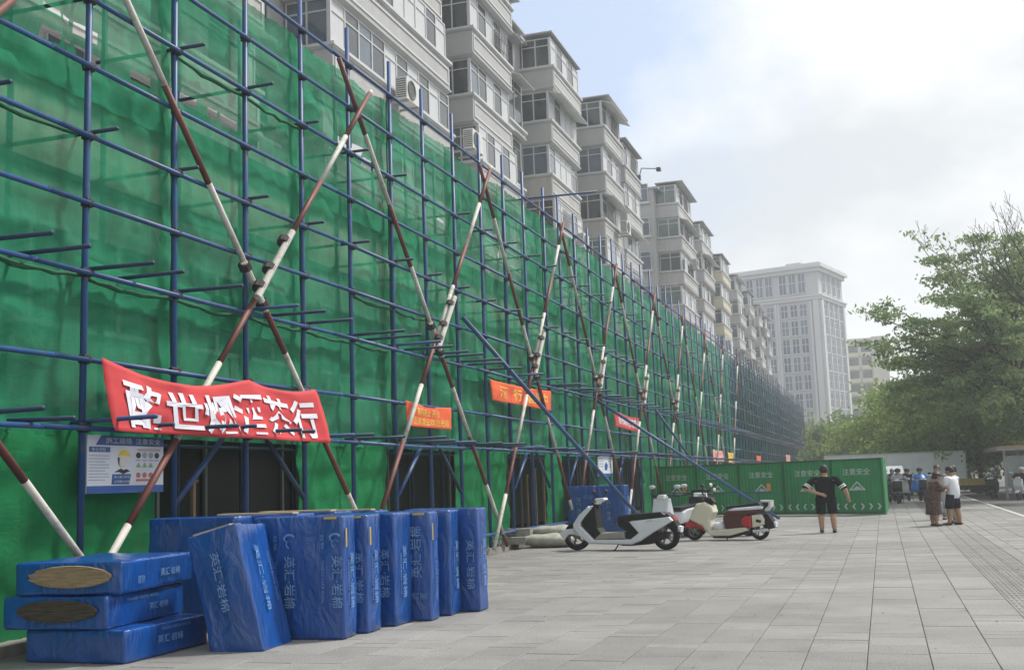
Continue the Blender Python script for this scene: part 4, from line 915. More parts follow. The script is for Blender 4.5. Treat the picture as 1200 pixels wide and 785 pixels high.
pack('middle blue pack of the low stack, pushed out to the left', (-7.34, 9.50, .328), 1.18, 1.45, .322, R(4), wool=True, seed=2, front=[('s', 'yh', .90, .15, .36, .07, 0), ('s', 'yhw', .6, .26, .6, .03, 0)], group='flat blue packs in the low stack')
pack('bottom blue pack of the low stack, resting on the pavement', (-7.13, 9.50, .002), 1.20, 1.4, .322, R(-1), seed=3, front=[('s', 'yh', .70, .17, .42, .08, 0), ('s', 'yhw', .8, .27, .5, .03, 0)], group='flat blue packs in the low stack')
pack('leaning blue pack with creased wrapping beside the low stack', (-6.13, 10.42, .005), .58, .72, 1.34, R(6), tilt=(R(-2), R(-14.5)), seed=4, front=[('f', 'yh', -.30, .80, .62, .10, -HP), ('s', 'yh', .3, .75, .7, .10, -HP), ('s', 'yhw', .55, .75, .55, .035, -HP)], top=True)
pack('widest upright blue pack, front face fully seen with two columns of print', (-5.66, 11.28, .002), 1.06, .38, 1.325, R(4), seed=5, front=vt(-.62) + vt(-.06) + sd2(.2), sides=[('f', -.62, 1.06, .16), ('f', -.08, 1.06, .16)], tape=True)
pack('second upright blue pack of the row with a yellow tape scrap at its top', (-5.60, 11.76, .002), 1.06, .40, 1.315, R(2), seed=6, front=vt(-.10) + sd2(.2), tape=True)
pack('third upright blue pack of the row, close against the taped one', (-5.53, 12.36, .002), 1.06, .46, 1.31, R(-2), seed=7, front=vt(-.12) + sd2(.22))
pack('fourth upright blue pack of the row with its print upside down', (-5.29, 12.88, .002), 1.05, .32, 1.30, R(3), seed=8, front=[('f', 'yh', -.18, .82, .62, .15, HP), ('s', 'yhw', .15, .6, .7, .04, HP), ('f', 'small', -.14, .3, .2, .08, 0)], tape=True)
pack('fifth upright blue pack, last but one of the row', (-5.24, 13.40, .002), 1.05, .38, 1.30, R(2), seed=9, front=sd2(.2))
pack('last upright blue pack at the far right end of the row', (-5.02, 13.84, .002), 1.05, .34, 1.31, R(-1), seed=10, front=sd2(.16) + [('f', 'yh', -.1, .6, .62, .11, -HP)])
pack('upright blue pack standing behind the low stack against the scaffold', (-7.42, 11.95, .002), 1.22, .40, 1.33, R(0), seed=11)
pack('blue pack behind the wide one with a pale packing strip on its top', (-6.85, 12.45, .002), 1.2, .5, 1.33, R(2), seed=12, top=True)
pack('rear blue pack of the row, only its strip and top edge in view', (-6.72, 13.2, .002), 1.2, .5, 1.33, R(0), seed=13, top=True)
pack('rearmost blue pack beside the far end of the row', (-6.5, 13.95, .002), 1.2, .45, 1.31, R(1), seed=14, top=True)
pack('left one of the two blue packs at the far scaffold passage', (-8.12, 32.6, .02), .86, .45, 1.42, R(0), seed=15, front=[('f', 'yh', -.5, .8, .6, .14, -HP), ('f', 'small', -.2, 1.1, .3, .12, 0)], group='blue packs by the far passage')
pack('right one of the two blue packs, behind the white scooter', (-7.22, 32.6, .02), .88, .55, 1.42, R(0), seed=16, front=[('f', 'yh', -.5, .7, .6, .14, -HP), ('s', 'yh', .28, .8, .6, .16, -HP)], group='blue packs by the far passage')

# sacks and slabs by the scaffold foot
def sack(label, loc, rx_, ry_, rz_, rot):
    T = thing('cement_sack', label, 'sack', loc, rot, 'sacks lying at the scaffold foot'); mb = MB(); mb.ell((0, 0, rz_), (rx_, ry_, rz_), 18, 10)
    mb.v = [(x * (1 + .10 * mnoise.noise(Vector((y * 4, z * 5, rx_)))), y * (1 + .08 * mnoise.noise(Vector((x * 4, z * 5, 2)))), max(0, z + .05 * mnoise.noise(Vector((x * 3, y * 4, rot))))) for x, y, z in mb.v]
    mb.build('sack_body', M['sack'], T, smooth=True)
    mb = MB(); mb.box(rx_ * .86, rx_ * 1.16, -ry_ * .45, ry_ * .45, rz_ * .85, rz_ * .95); mb.build('sewn_end', M['sack'], T)
sack('grey woven sack lying lowest in front, nearest the scooter wheel', (-8.0, 27.2, .0), .72, .34, .17, .05)
sack('grey woven sack slumped on top of the other ones', (-7.95, 27.75, .20), .70, .36, .16, -.08)
sack('grey woven sack behind the slabs with only its back showing', (-8.1, 28.3, .0), .6, .36, .18, .2)
for k, (x, y, z, w, lb) in enumerate(((-9.0, 27.1, 0.102, 1.0, 'lower concrete kerb slab lying left of the sacks'), (-8.86, 27.5, .29, .7, 'short concrete slab stacked on the kerb slab'))):
    o = MB(); o.box(-w / 2, w / 2, -.2, .2, 0, .17); q = o.build('concrete_slab', M['rubble'], loc=(x, y, z), ); tag(q, lb, 'slab')
rb = MB(); rr = random.Random(8)
for k in range(260):
    x, y = rr.uniform(-10.8, -8.95), rr.uniform(24, 40); s_ = rr.uniform(.03, .11); mtx = Matrix.Translation((x, y, .10 + s_ * .3)) @ Euler((rr.random() * 3, rr.random() * 3, rr.random() * 3)).to_matrix().to_4x4()
    rb.box(-s_, s_, -s_ * .7, s_ * .7, -s_ * .5, s_ * .5, mtx)
o = rb.build('rubble', M['rubble']); tag(o, 'broken concrete rubble strewn under the scaffold', 'rubble', kind='stuff')

# ------------------------------------------------------------------ scooters
def wheel(T, x, z, r, w=.11, y=0.0, spokes=5):
    mb = MB(); n = 26; prof = [(-w * .32, r * .66), (-w * .5, r * .78), (-w * .48, r * .92), (-w * .25, r), (w * .25, r), (w * .48, r * .92), (w * .5, r * .78), (w * .32, r * .66)]
    mb.rings([[(x + q[1] * math.cos(2 * math.pi * k / n), y + q[0], z + q[1] * math.sin(2 * math.pi * k / n)) for q in prof] for k in range(n + 1)], cap=False)
    t = mb.build('wheel', M['tyre'], T, smooth=True)
    mb = MB(); mb.rings([[(x + q * math.cos(2 * math.pi * k / n), y + d, z + q * math.sin(2 * math.pi * k / n)) for k in range(n)] for q, d in ((r * .67, -w * .3), (r * .57, -w * .28), (r * .57, w * .28), (r * .67, w * .3))], cap=False)
    mb.tube([(x, y - w * .7, z), (x, y + w * .7, z)], r * .2, 10)
    for k in range(spokes):
        a = 2 * math.pi * k / spokes + .3; mb.tube([(x + r * .15 * math.cos(a), y, z + r * .15 * math.sin(a)), (x + r * .6 * math.cos(a + .25), y, z + r * .6 * math.sin(a + .25))], r * .07, 6)
    mb.build('rim', M['alloy'], t); return t
def mirror(T, x, y, z, hx, hz, m='black_pl'):
    mb = MB(); mb.tube([(x, y, z), (x + hx * .4, y * 1.25, z + hz * .7), (x + hx, y * 1.4, z + hz)], .011, 6); s_ = mb.build('mirror_stalk', M['black_pl'], T)
    mb = MB(); mb.ell((x + hx, y * 1.4, z + hz + .04), (.035, .085, .055), 10, 6); mb.build('mirror', M[m], s_, smooth=True)
# white scooter, traced side view in metres
T = thing('electric_scooter', 'white and black step through electric scooter parked nearest the camera', 'scooter', (-5.86, 25.75, 0), R(-9)); k_ = .00544
def tr(pts, cx=500, cz=470, k=k_): return [((x - cx) * k, (cz - z) * k) for x, z in pts]
wheel(T, (302 - 500) * k_, .325, .325, .14); wheel(T, (705 - 500) * k_, .31, .31, .17)
def part(name, pts, hw, m, bev=.03, y=0, parent=None, **kw):
    mb = MB(); mb.prism(tr(pts, **kw), y - hw, y + hw, bev); return mb.build(name, M[m], parent or T)
part('front_fender', [(226, 398), (245, 382), (300, 376), (322, 398), (318, 412), (290, 402), (268, 404), (250, 425), (236, 412)], .12, 'paint_white')
part('front_shield', [(372, 284), (392, 292), (336, 350), (334, 366), (394, 424), (560, 424), (596, 398), (556, 352), (600, 346), (735, 334), (750, 350), (664, 396), (604, 432), (562, 447), (372, 442), (328, 410), (300, 376), (299, 358), (328, 320)], .21, 'paint_white', .035)
part('inner_shield', [(376, 286), (404, 292), (408, 330), (412, 376), (428, 398), (396, 422), (345, 368), (338, 352)], .19, 'black_pl', .03)
part('footboard', [(396, 423), (428, 397), (532, 394), (534, 420)], .20, 'floor_mat', .015)
part('seat_base', [(500, 346), (565, 352), (598, 398), (560, 423), (532, 420), (540, 392), (506, 372)], .17, 'black_pl', .03)
part('seat', [(502, 328), (560, 321), (698, 314), (716, 328), (738, 336), (600, 347), (502, 348)], .18, 'black_pl', .035)
part('tail', [(716, 316), (736, 330), (752, 350), (762, 372), (740, 362), (700, 372), (720, 350)], .15, 'black_pl', .02)
part('tail_light', [(744, 334), (756, 350), (752, 356), (740, 342)], .11, 'tail_red', .01)
part('battery_tray', [(596, 430), (680, 396), (720, 396), (716, 420), (640, 446), (560, 452), (520, 452), (500, 447)], .13, 'black_pl', .02)
part('badge', [(630, 348), (660, 346), (662, 352), (632, 355)], .215, 'chrome', .002)
part('steering_column', [(384, 286), (396, 268), (412, 270), (410, 300)], .07, 'black_pl', .02)
part('front_fork', [(318, 330), (330, 338), (310, 416), (296, 412)], .09, 'black_pl', .015)
part('headlight', [(392, 262), (404, 252), (440, 250), (446, 258), (420, 268), (410, 278), (398, 276)], .13, 'headlamp', .03)
part('rear_fender', [(640, 410), (668, 372), (718, 356), (770, 384), (778, 412), (768, 410), (756, 388), (716, 368), (676, 382), (654, 412)], .09, 'black_pl', .012)
mb = MB(); mb.tube([(-.50, -.36, 1.09), (-.53, -.14, 1.12), (-.53, .14, 1.12), (-.50, .36, 1.09)], .022, 8); h_ = mb.build('handlebar', M['black_pl'], T)
mirror(T, -.50, -.26, 1.12, .06, .17); mirror(T, -.50, .26, 1.12, .06, .17)
mb = MB(); mb.tube([(.02, -.16, .14), (-.06, -.20, .01), (-.10, -.2, .012)], .016, 6); mb.build('side_stand', M['black_pl'], T)
part('number_plate', [(764, 372), (778, 376), (774, 398), (760, 394)], .09, 'sign_white', .002)
mb = MB()
for sy in (-.1, .1): mb.tube([(-.52, sy, 1.10), (-.66, sy * 1.2, 1.02), (-.70, sy * .8, .86), (-.74, sy * .5, .62)], .008, 5)
mb.build('brake_cable', M['black_pl'], T)
# cream and red retro scooter
kr = .00586
T = thing('retro_scooter', 'cream and red retro scooter with a white topped seat and backrest', 'scooter', (-3.75, 29.05, 0), R(-9))
def part2(name, pts, hw, m, bev=.03, y=0, parent=None): return part(name, pts, hw, m, bev, y, parent, cx=960, cz=428, k=kr)
wheel(T, (796 - 960) * kr, .225, .225, .13); wheel(T, (1085 - 960) * kr, .235, .235, .14)
part2('front_fender', [(756, 372), (764, 352), (790, 340), (830, 346), (852, 372), (846, 392), (826, 380), (800, 372), (776, 380)], .13, 'red_paint', .05)
part2('front_shield', [(820, 270), (858, 264), (892, 282), (899, 308), (882, 340), (886, 370), (876, 402), (858, 392), (842, 368), (786, 338), (800, 302)], .23, 'cream', .07)
part2('footboard', [(862, 392), (884, 386), (1034, 374), (1046, 388), (962, 410), (884, 410)], .22, 'cream', .03)
part2('footboard_trim', [(888, 411), (962, 411), (1046, 389), (1050, 397), (964, 420), (890, 419)], .19, 'black_pl', .01)
part2('seat_base', [(942, 312), (1020, 318), (1034, 374), (944, 384), (934, 340)], .18, 'maroon', .03)
part2('seat', [(936, 312), (960, 304), (1100, 300), (1114, 312), (1018, 324), (942, 330)], .19, 'maroon', .03)
part2('seat_cover', [(958, 304), (980, 294), (1088, 287), (1102, 300), (1000, 305)], .17, 'paint_white', .02)
part2('side_panel', [(1012, 348), (1022, 332), (1060, 324), (1062, 376), (1030, 374), (1018, 366)], .235, 'red_paint', .05)
part2('rear_side_panel', [(1062, 324), (1104, 322), (1116, 340), (1114, 364), (1088, 372), (1063, 376)], .23, 'cream', .04)
part2('badge', [(1082, 340), (1104, 346), (1100, 356), (1080, 352)], .236, 'black_pl', .002)
part2('tail_box', [(1112, 318), (1132, 322), (1150, 352), (1156, 378), (1130, 384), (1112, 366)], .16, 'black_pl', .03)
part2('exhaust', [(1060, 386), (1126, 380), (1130, 392), (1064, 398)], .04, 'chrome', .015, y=-.15)
part2('backrest', [(1096, 266), (1142, 266), (1140, 292), (1118, 306), (1106, 300), (1118, 286)], .15, 'black_pl', .02)
part2('backrest_hoop', [(1102, 262), (1146, 264), (1144, 290), (1124, 308), (1116, 302), (1134, 286), (1136, 272), (1102, 270)], .17, 'chrome', .01)
mb = MB(); mb.ell(((826 - 960) * kr, -.0, (428 - 288) * kr), (.07, .10, .085), 14, 8); mb.build('headlight', M['black_pl'], T, smooth=True)
part2('steering_column', [(852, 244), (884, 246), (900, 266), (880, 280), (856, 268)], .13, 'black_pl', .03)
mb = MB(); mb.tube([(-.50, -.36, 1.04), (-.58, -.16, 1.07), (-.58, .16, 1.07), (-.50, .36, 1.04)], .022, 8); mb.build('handlebar', M['black_pl'], T)
part2('number_plate', [(1146, 352), (1160, 356), (1158, 376), (1146, 372)], .09, 'sign_white', .002)
mb = MB()
for sy in (-.1, .1): mb.tube([(-.56, sy, 1.06), (-.72, sy * 1.2, .98), (-.74, sy * .9, .84)], .008, 5)
mb.build('brake_cable', M['black_pl'], T)
mirror(T, -.52, -.28, 1.05, .02, .16); mirror(T, -.52, .28, 1.05, .02, .16, 'chrome')
mb = MB(); mb.tube([(-.05, -.16, .12), (-.06, -.2, .01)], .016, 6); mb.build('side_stand', M['black_pl'], T)
mb = MB(); mb.ell((-.30, -.05, .34), (.18, .12, .12), 12, 7); mb.build('plastic_bag', M['cloth_white'], T, smooth=True)

def simple_scooter(label, loc, rz, body='paint_white', accent='black_pl', group='scooters parked behind the nearest two', box=False, name='parked_scooter', shield=True, sx=1.25):
    """generic step through scooter, nose along local -x"""
    T = thing(name, label, 'scooter', loc, rz, group); T.scale = (sx, sx, 1.08)
    wheel(T, -.62, .23, .23, .11); wheel(T, .52, .23, .23, .12)
    def P(nm, pts, hw, m, bev=.02, y=0): mb = MB(); mb.prism(pts, y - hw, y + hw, bev); return mb.build(nm, M[m], T)
    P('front_fender', [(-.86, .34), (-.74, .46), (-.56, .48), (-.42, .36), (-.5, .36), (-.62, .42), (-.76, .36)], .08, body)
    P('front_shield', [(-.52, .98), (-.42, .98), (-.34, .70), (-.26, .34), (-.30, .28), (-.48, .48), (-.60, .66)], .20, body, .04)
    P('footboard', [(-.32, .26), (-.26, .34), (.12, .34), (.14, .24), (-.24, .22)], .17, accent, .015)
    P('rear_body', [(.08, .34), (.10, .62), (.30, .70), (.80, .74), (.86, .62), (.62, .46), (.30, .34)], .17, body, .05)
    P('seat', [(.06, .66), (.10, .74), (.40, .76), (.78, .82), (.82, .76), (.40, .69)], .15, accent, .025)
    P('rear_fender', [(.30, .34), (.52, .48), (.76, .38), (.80, .26), (.74, .30), (.52, .42)], .06, 'black_pl', .01)
    P('headlight', [(-.55, .98), (-.52, 1.06), (-.38, 1.08), (-.36, .98)], .10, 'headlamp', .03)
    P('tail_light', [(.82, .70), (.88, .66), (.86, .60), (.80, .62)], .08, 'tail_red', .01)
    mb = MB(); mb.tube([(-.32, -.34, 1.03), (-.42, -.12, 1.06), (-.42, .12, 1.06), (-.32, .34, 1.03)], .018, 7); mb.build('handlebar', M['black_pl'], T)
    mirror(T, -.38, -.22, 1.06, .03, .16, accent if body != 'paint_white' else 'chrome'); mirror(T, -.38, .22, 1.06, .03, .16, 'chrome')
    if box: mb = MB(); mb.box(.55, .95, -.2, .2, .84, 1.14); mb.build('top_box', M['black_pl'], T)
    mb = MB(); mb.tube([(.0, -.14, .2), (-.03, -.19, .01)], .013, 6); mb.build('side_stand', M['black_pl'], T)
    return T
simple_scooter('black scooter with white leg shields facing out from behind the white scooter', (-5.45, 30.6, 0), R(70), 'paint_white', 'black_pl')
simple_scooter('dark scooter half hidden behind the cream and red one', (-4.15, 30.9, 0), R(-8), 'black_pl', 'black_pl')
simple_scooter('dark scooter with a rear box tucked in at the left of the cream one', (-5.0, 32.2, 0), R(96), 'black_pl', 'black_pl', box=True)

lt = MB(); lr = random.Random(77)
for k in range(420):
    y = lr.uniform(8.8, 40) ; x = lr.uniform(-8.5, 4); s_ = lr.uniform(.006, .022) * (1 if lr.random() < .93 else 1.8); a = lr.random() * 6.28
    ca, sa = math.cos(a) * s_, math.sin(a) * s_; z = .006 + lr.random() * .004
    lt.quad((x - ca, y - sa, z), (x + sa * .5, y - ca * .5, z + s_ * .3), (x + ca, y + sa, z + .002), (x - sa * .5, y + ca * .5, z + s_ * .2))
o = lt.build('litter', mat('dry_leaf_litter', (.11, .085, .055), .9, var=.4)); tag(o, 'dry leaf scraps and grit scattered over the paving', 'litter', kind='stuff')

# ------------------------------------------------------------------ people
def skinned(name, nodes, edges, m, parent, sub=2, rootname=None):
    """one continuous surface grown on a skeleton of (point, radius) nodes"""
    bm = bmesh.new(); lay = bm.verts.layers.skin.verify(); V = {}
    for k, (p, r) in nodes.items():
        v = bm.verts.new(p); V[k] = v; rr = r if isinstance(r, tuple) else (r, r); v[lay].radius = rr
    root = rootname or list(nodes)[0]; V[root][lay].use_root = True
    for a, b in edges: bm.edges.new((V[a], V[b]))
    me = bpy.data.meshes.new(name); bm.to_mesh(me); bm.free()
    o = bpy.data.objects.new(name, me); COL.objects.link(o)
    s_ = o.modifiers.new('skin', 'SKIN'); s_.use_smooth_shade = True; s_.branch_smoothing = .3
    if sub: sb = o.modifiers.new('sub', 'SUBSURF'); sb.levels = sub; sb.render_levels = sub
    SKINNED.append((o, m, parent)); return o
SKINNED = []
def lerp3(a, b, t): return Vector(a).lerp(Vector(b), t)
def person(label, loc, rz, H=1.7, top='cloth_black', bottom='cloth_black', skin='skin', hands=None, feet=None, lean=0.0, headturn=0.0, headdown=0.0, wide=1.0, sleeve=.85, shorts=True, dress=None, hat=None, stripes=False, cat='person', hair='short', sit=False, group=None, belly=0.0, broad=1.22):
    """local frame: +y is the way the person faces, +x the right hand side"""
    T = thing('person', label, cat, loc, rz, group); k = H / 1.72; w = wide; T.scale = (broad, broad, 1)
    P = {}
    def S(x, y, z): return Vector((x * k * w, y * k, z * k))
    if not sit:
        fl, fr_ = feet or ((-.11, .0), (.11, .0))
        pel = S(0, 0, .94); hipL, hipR = S(-.095, 0, .90), S(.095, 0, .90)
        ankL, ankR = S(fl[0], fl[1], .08), S(fr_[0], fr_[1], .08); kneL = (hipL + ankL) / 2 + S(0, .03, .02); kneR = (hipR + ankR) / 2 + S(0, .03, .02)
        zb = 0
    else:
        zb = -.16; pel = S(0, -.05, .80); hipL, hipR = S(-.10, -.02, .78), S(.10, -.02, .78)
        kneL, kneR = S(-.17, .40, .74), S(.17, .40, .74); ankL, ankR = S(-.15, .36, .34), S(.15, .36, .34)
    sp = lambda z, f: S(0, lean * f, z + zb) if not sit else S(0, -.05 + lean * f, z + zb)
    waist, chest, neckb, neck = sp(1.08, .25), sp(1.28, .6), sp(1.44, .95), sp(1.50, 1.05)
    headc = sp(1.615, 1.15) + S(0, .02 + headdown * .06, -headdown * .02)
    shL, shR = sp(1.40, .9) + S(-.19, 0, 0), sp(1.40, .9) + S(.19, 0, 0)
    hd = hands or dict(Le=(-.27, -.03, 1.13), Lw=(-.28, .06, .90), Re=(.27, -.03, 1.13), Rw=(.28, .06, .90))
    eL, wL, eR, wR = S(*hd['Le']), S(*hd['Lw']), S(*hd['Re']), S(*hd['Rw'])
    r = lambda x: x * k
    n = dict(pel=(pel, (r(.145) * w, r(.11))), waist=(waist, (r(.135) * w, r(.105 + belly))), chest=(chest, (r(.155) * w, r(.115))), neckb=(neckb, (r(.085), r(.07))), neck=(neck, r(.066)), head0=(headc - S(0, .0, .075), r(.082)), head1=(headc + S(0, 0, .02), (r(.098), r(.112))), head2=(headc + S(0, -.005, .09), r(.078)),
             hipL=(hipL, r(.088)), kneL=(kneL, r(.078)), calL=(lerp3(kneL, ankL, .3) + S(0, -.015, 0), r(.078)), ankL=(ankL, r(.052)), hipR=(hipR, r(.088)), kneR=(kneR, r(.078)), calR=(lerp3(kneR, ankR, .3) + S(0, -.015, 0), r(.078)), ankR=(ankR, r(.052)),
             toeL=(ankL + S(-.02, .13, -.045), r(.034)), toeR=(ankR + S(.02, .13, -.045), r(.034)),
             shL=(shL, r(.062)), eL=(eL, r(.058)), wL=(wL, r(.040)), shR=(shR, r(.062)), eR=(eR, r(.058)), wR=(wR, r(.040)))
    ed = [('pel', 'waist'), ('waist', 'chest'), ('chest', 'neckb'), ('neckb', 'neck'), ('neck', 'head0'), ('head0', 'head1'), ('head1', 'head2'), ('pel', 'hipL'), ('hipL', 'kneL'), ('kneL', 'calL'), ('calL', 'ankL'), ('ankL', 'toeL'), ('pel', 'hipR'), ('hipR', 'kneR'), ('kneR', 'calR'), ('calR', 'ankR'), ('ankR', 'toeR'),
          ('chest', 'shL'), ('shL', 'eL'), ('eL', 'wL'), ('chest', 'shR'), ('shR', 'eR'), ('eR', 'wR')]
    for s_, e_, w_, sg in (('L', eL, wL, -1), ('R', eR, wR, 1)):
        d = (w_ - e_).normalized(); side = d.cross(Vector((0, 1, 0))); side = side.normalized() if side.length > .1 else Vector((1, 0, 0)); pn = side.cross(d).normalized()
        palm = w_ + d * r(.06); n['p' + s_] = (palm, (r(.036), r(.02))); ed.append(('w' + s_, 'p' + s_))
        for q in range(4):
            b = palm + d * r(.035) + side * r((q - 1.5) * .019); L_ = r((.062, .074, .070, .054)[q])
            n[f'f{s_}{q}'] = (b, r(.0095)); n[f'g{s_}{q}'] = (b + d * L_ * .55 + pn * r(.008), r(.009)); n[f'h{s_}{q}'] = (b + d * L_ * .9 + pn * r(.028), r(.0075))
            ed += [('p' + s_, f'f{s_}{q}'), (f'f{s_}{q}', f'g{s_}{q}'), (f'g{s_}{q}', f'h{s_}{q}')]
        tb = palm - d * r(.02) + side * r(.032 * -sg); n['t' + s_] = (tb, r(.012)); n['u' + s_] = (tb + d * r(.05) + side * r(-.02 * sg) + pn * r(.012), r(.0095)); ed += [('p' + s_, 't' + s_), ('t' + s_, 'u' + s_)]
    skinned('body', n, ed, skin, T, 1, 'pel')
    # clothes
    def el(c, a_, b_, n_=20): return [c + Vector((r(a_) * math.cos(2 * math.pi * q / n_), r(b_) * math.sin(2 * math.pi * q / n_), 0)) for q in range(n_)]
    if dress is None:
        mb = MB(); zs = [(.80, .168, .135, 0), (.90, .172, .140 + belly * .6, .02), (1.02, .168, .138 + belly, .12), (1.12, .170, .138 + belly * .8, .3), (1.26, .182, .132, .55), (1.36, .190, .122, .8), (1.42, .165, .100, .92), (1.455, .105, .080, .98), (1.47, .072, .066, 1.0)]
        if sit: zs = zs[1:]
        mb.rings([el(sp(z, f), a_ * w, b_) for z, a_, b_, f in zs])
        for sh, e_, w_ in ((shL, eL, wL), (shR, eR, wR)):
            inn = sh.lerp(chest + Vector((0, 0, sh.z - chest.z)), .35)
            if sleeve <= 1: mb.tube([inn, sh + S(0, 0, .005), lerp3(sh, e_, .45), lerp3(sh, e_, sleeve)], [r(.072), r(.084), r(.080), r(.080)], 14)
            else: mb.tube([inn, sh, lerp3(sh, e_, .5), e_, lerp3(e_, w_, .92)], [r(.07), r(.082), r(.072), r(.062), r(.050)], 14)
        mb.build('shirt', M[top], T, smooth=True)
        mb = MB()
        if not sit: mb.rings([el(S(0, 0, z), a_ * w, b_) for z, a_, b_ in ((.78, .165, .125), (.86, .168, .135 + belly * .4), (.96, .164, .132 + belly * .6), (1.0, .155, .125 + belly * .6))])
        for hp, kn, an in ((hipL, kneL, ankL), (hipR, kneR, ankR)):
            if shorts: mb.tube([hp + S(0, 0, .02), lerp3(hp, kn, .5), lerp3(hp, kn, 1.02)], [r(.115), r(.112), r(.105)], 14)
            else: mb.tube([hp + S(0, 0, .0), lerp3(hp, kn, .5), kn, lerp3(kn, an, .5), lerp3(kn, an, .93)], [r(.112), r(.10), r(.082), r(.075), r(.066)], 14)
        mb.build('shorts' if shorts else 'trousers', M[bottom], T, smooth=True)
    else:
        mb = MB(); rings = []
        for z, a, b, yo in ((.38, .23, .19, 0), (.42, .235, .195, 0), (.62, .225, .185, .0), (.85, .215, .18, .0), (1.0, .205, .18, lean * .2), (1.15, .20, .165, lean * .4), (1.30, .20, .15, lean * .65), (1.39, .185, .12, lean * .88), (1.44, .10, .085, lean * .97)):
            rings.append([S(a * math.cos(2 * math.pi * q / 22) * (1 + .05 * math.sin(q * 2.9) * (1 if z < .9 else .2)), yo + b * math.sin(2 * math.pi * q / 22), z) for q in range(22)])
        mb.rings(rings); mb.build('dress', M[dress], T, smooth=True)
        for sh, e_ in ((shL, eL), (shR, eR)):
            mb = MB(); inn = sh.lerp(chest + Vector((0, 0, sh.z - chest.z)), .4); mb.tube([inn, sh, lerp3(sh, e_, .5), lerp3(sh, e_, .95)], [r(.07), r(.085), r(.085), r(.09)], 14); mb.build('sleeve', M[dress], T, smooth=True)

    if stripes:
        for sh, el in ((shL, eL), (shR, eR)):
            for t in (.60, .74):
                mb = MB(); a, b = lerp3(sh, el, t), lerp3(sh, el, t + .085); mb.tube([a, b], r(.0835), 14, cap=False); mb.build('sleeve_stripe', M['stripe'], T, smooth=True)
    for a in (ankL, ankR):
        mb = MB(); mb.ell(a + S(0, .055, -.042), (r(.052), r(.135), r(.045)), 12, 6); mb.v = [(x, y, max(z, a.z - r(.078))) for x, y, z in mb.v]; mb.build('shoe', M['shoe'], T, smooth=True)
    # head: hair, ears, nose, eyes, mouth
    rotm = Matrix.Rotation(headturn, 4, 'Z') @ Matrix.Rotation(-headdown, 4, 'X'); hc = headc + S(0, 0, .02)
    def h(x, y, z): return hc + rotm @ Vector((r(x), r(y), r(z)))
    mb = MB(); 
    for sg in (-1, 1): mb.ell(h(.082 * sg, -.01, -.005), (r(.012), r(.024), r(.034)), 8, 6)
    mb.ell(h(0, .104, -.022), (r(.015), r(.022), r(.026)), 8, 6); mb.ell(h(0, .085, -.10), (r(.045), r(.03), r(.028)), 10, 6); mb.build('face', M[skin], T, smooth=True)
    mb = MB(); 
    for sg in (-1, 1): mb.ell(h(.034 * sg, .093, .012), (r(.014), r(.008), r(.008)), 8, 5); mb.ell(h(.034 * sg, .094, .034), (r(.022), r(.008), r(.005)), 8, 5)
    mb.ell(h(0, .104, -.066), (r(.024), r(.008), r(.006)), 8, 5); mb.build('facial_feature', M['hair'], T)
    if hair:
        mb = MB(); n_ = 16; rings = []
        for a, z in ((1.0, -.06 if hair == 'short' else -.11), (1.06, -.01), (1.07, .05), (.93, .10), (.62, .135), (.2, .15)):
            ring = []
            for q in range(n_):
                t = 2 * math.pi * q / n_; fy = math.sin(t); zz = z
                if fy > .25 and z < .05: zz = max(z, .05 + .02 * fy)
                ring.append(h(.086 * a * math.cos(t), -.012 + .102 * a * fy * (.95 if fy > 0 else 1.04), zz + .004 * math.sin(5 * t)))
            rings.append(ring)
        mb.rings(rings); mb.build('hair', M['hair' if hair != 'brown' else 'hair'], T, smooth=True)
    if hat == 'helmet_white' or hat == 'helmet_dark':
        mb = MB(); mb.ell(h(0, -.01, .045), (r(.125), r(.14), r(.12)), 14, 9); mb.v = [(x, y, max(z, hc.z - r(.03))) for x, y, z in mb.v]; mb.build('helmet', M['paint_white' if hat == 'helmet_white' else 'black_pl'], T, smooth=True)
    if hat == 'sunhat':
        mb = MB(); mb.rings([[h(q[0] * math.cos(2 * math.pi * j / 18), q[0] * math.sin(2 * math.pi * j / 18) - .01, q[1]) for j in range(18)] for q in ((.155, .03), (.165, .04), (.12, .07), (.105, .12), (.07, .15), (.01, .155))]); mb.build('sun_hat', M['hair'], T, smooth=True)
    T['_dims'] = k
    return T, S
# man with his back to us
person('heavy man in black with white striped sleeves standing with his back turned', (-1.52, 31.6, 0), R(4), 1.74, 'cloth_black', 'cloth_black', 'skin', wide=1.25, broad=1.16, stripes=True, belly=.04,
       hands=dict(Le=(-.36, -.10, 1.16), Lw=(-.10, -.20, 1.02), Re=(.35, -.05, 1.12), Rw=(.40, .07, .90)), feet=((-.10, .05), (.12, -.05)), sleeve=.95)
T, S_ = person('older woman in a brown patterned dress and dark hat looking down at a phone', (1.26, 34.1, 0), R(-68), 1.47, dress='dress', skin='skin_d', wide=1.15, lean=.10, headdown=.35, hat='sunhat', hair='long',
       hands=dict(Le=(-.20, .18, 1.10), Lw=(-.04, .34, 1.16), Re=(.22, .16, 1.10), Rw=(.06, .36, 1.15)))
T, S_ = person('woman in a white T-shirt and navy shorts facing the one in the dress', (1.82, 34.5, 0), R(62), 1.60, 'cloth_white', 'cloth_navy', 'skin_d', wide=1.2, belly=.02, headdown=.3, hair='short',
       hands=dict(Le=(-.24, .12, 1.12), Lw=(-.08, .30, 1.14), Re=(.24, .12, 1.12), Rw=(.10, .32, 1.12)), feet=((-.13, .06), (.13, -.06)))
o = MB(); o.box(-.04, .04, -.006, .006, -.08, .08); q = o.build('mobile_phone', M['black_pl'], loc=(1.50, 34.27, 1.05), ); q.rotation_euler = (.5, .2, .4); tag(q, 'dark mobile phone held up between the two women', 'phone')
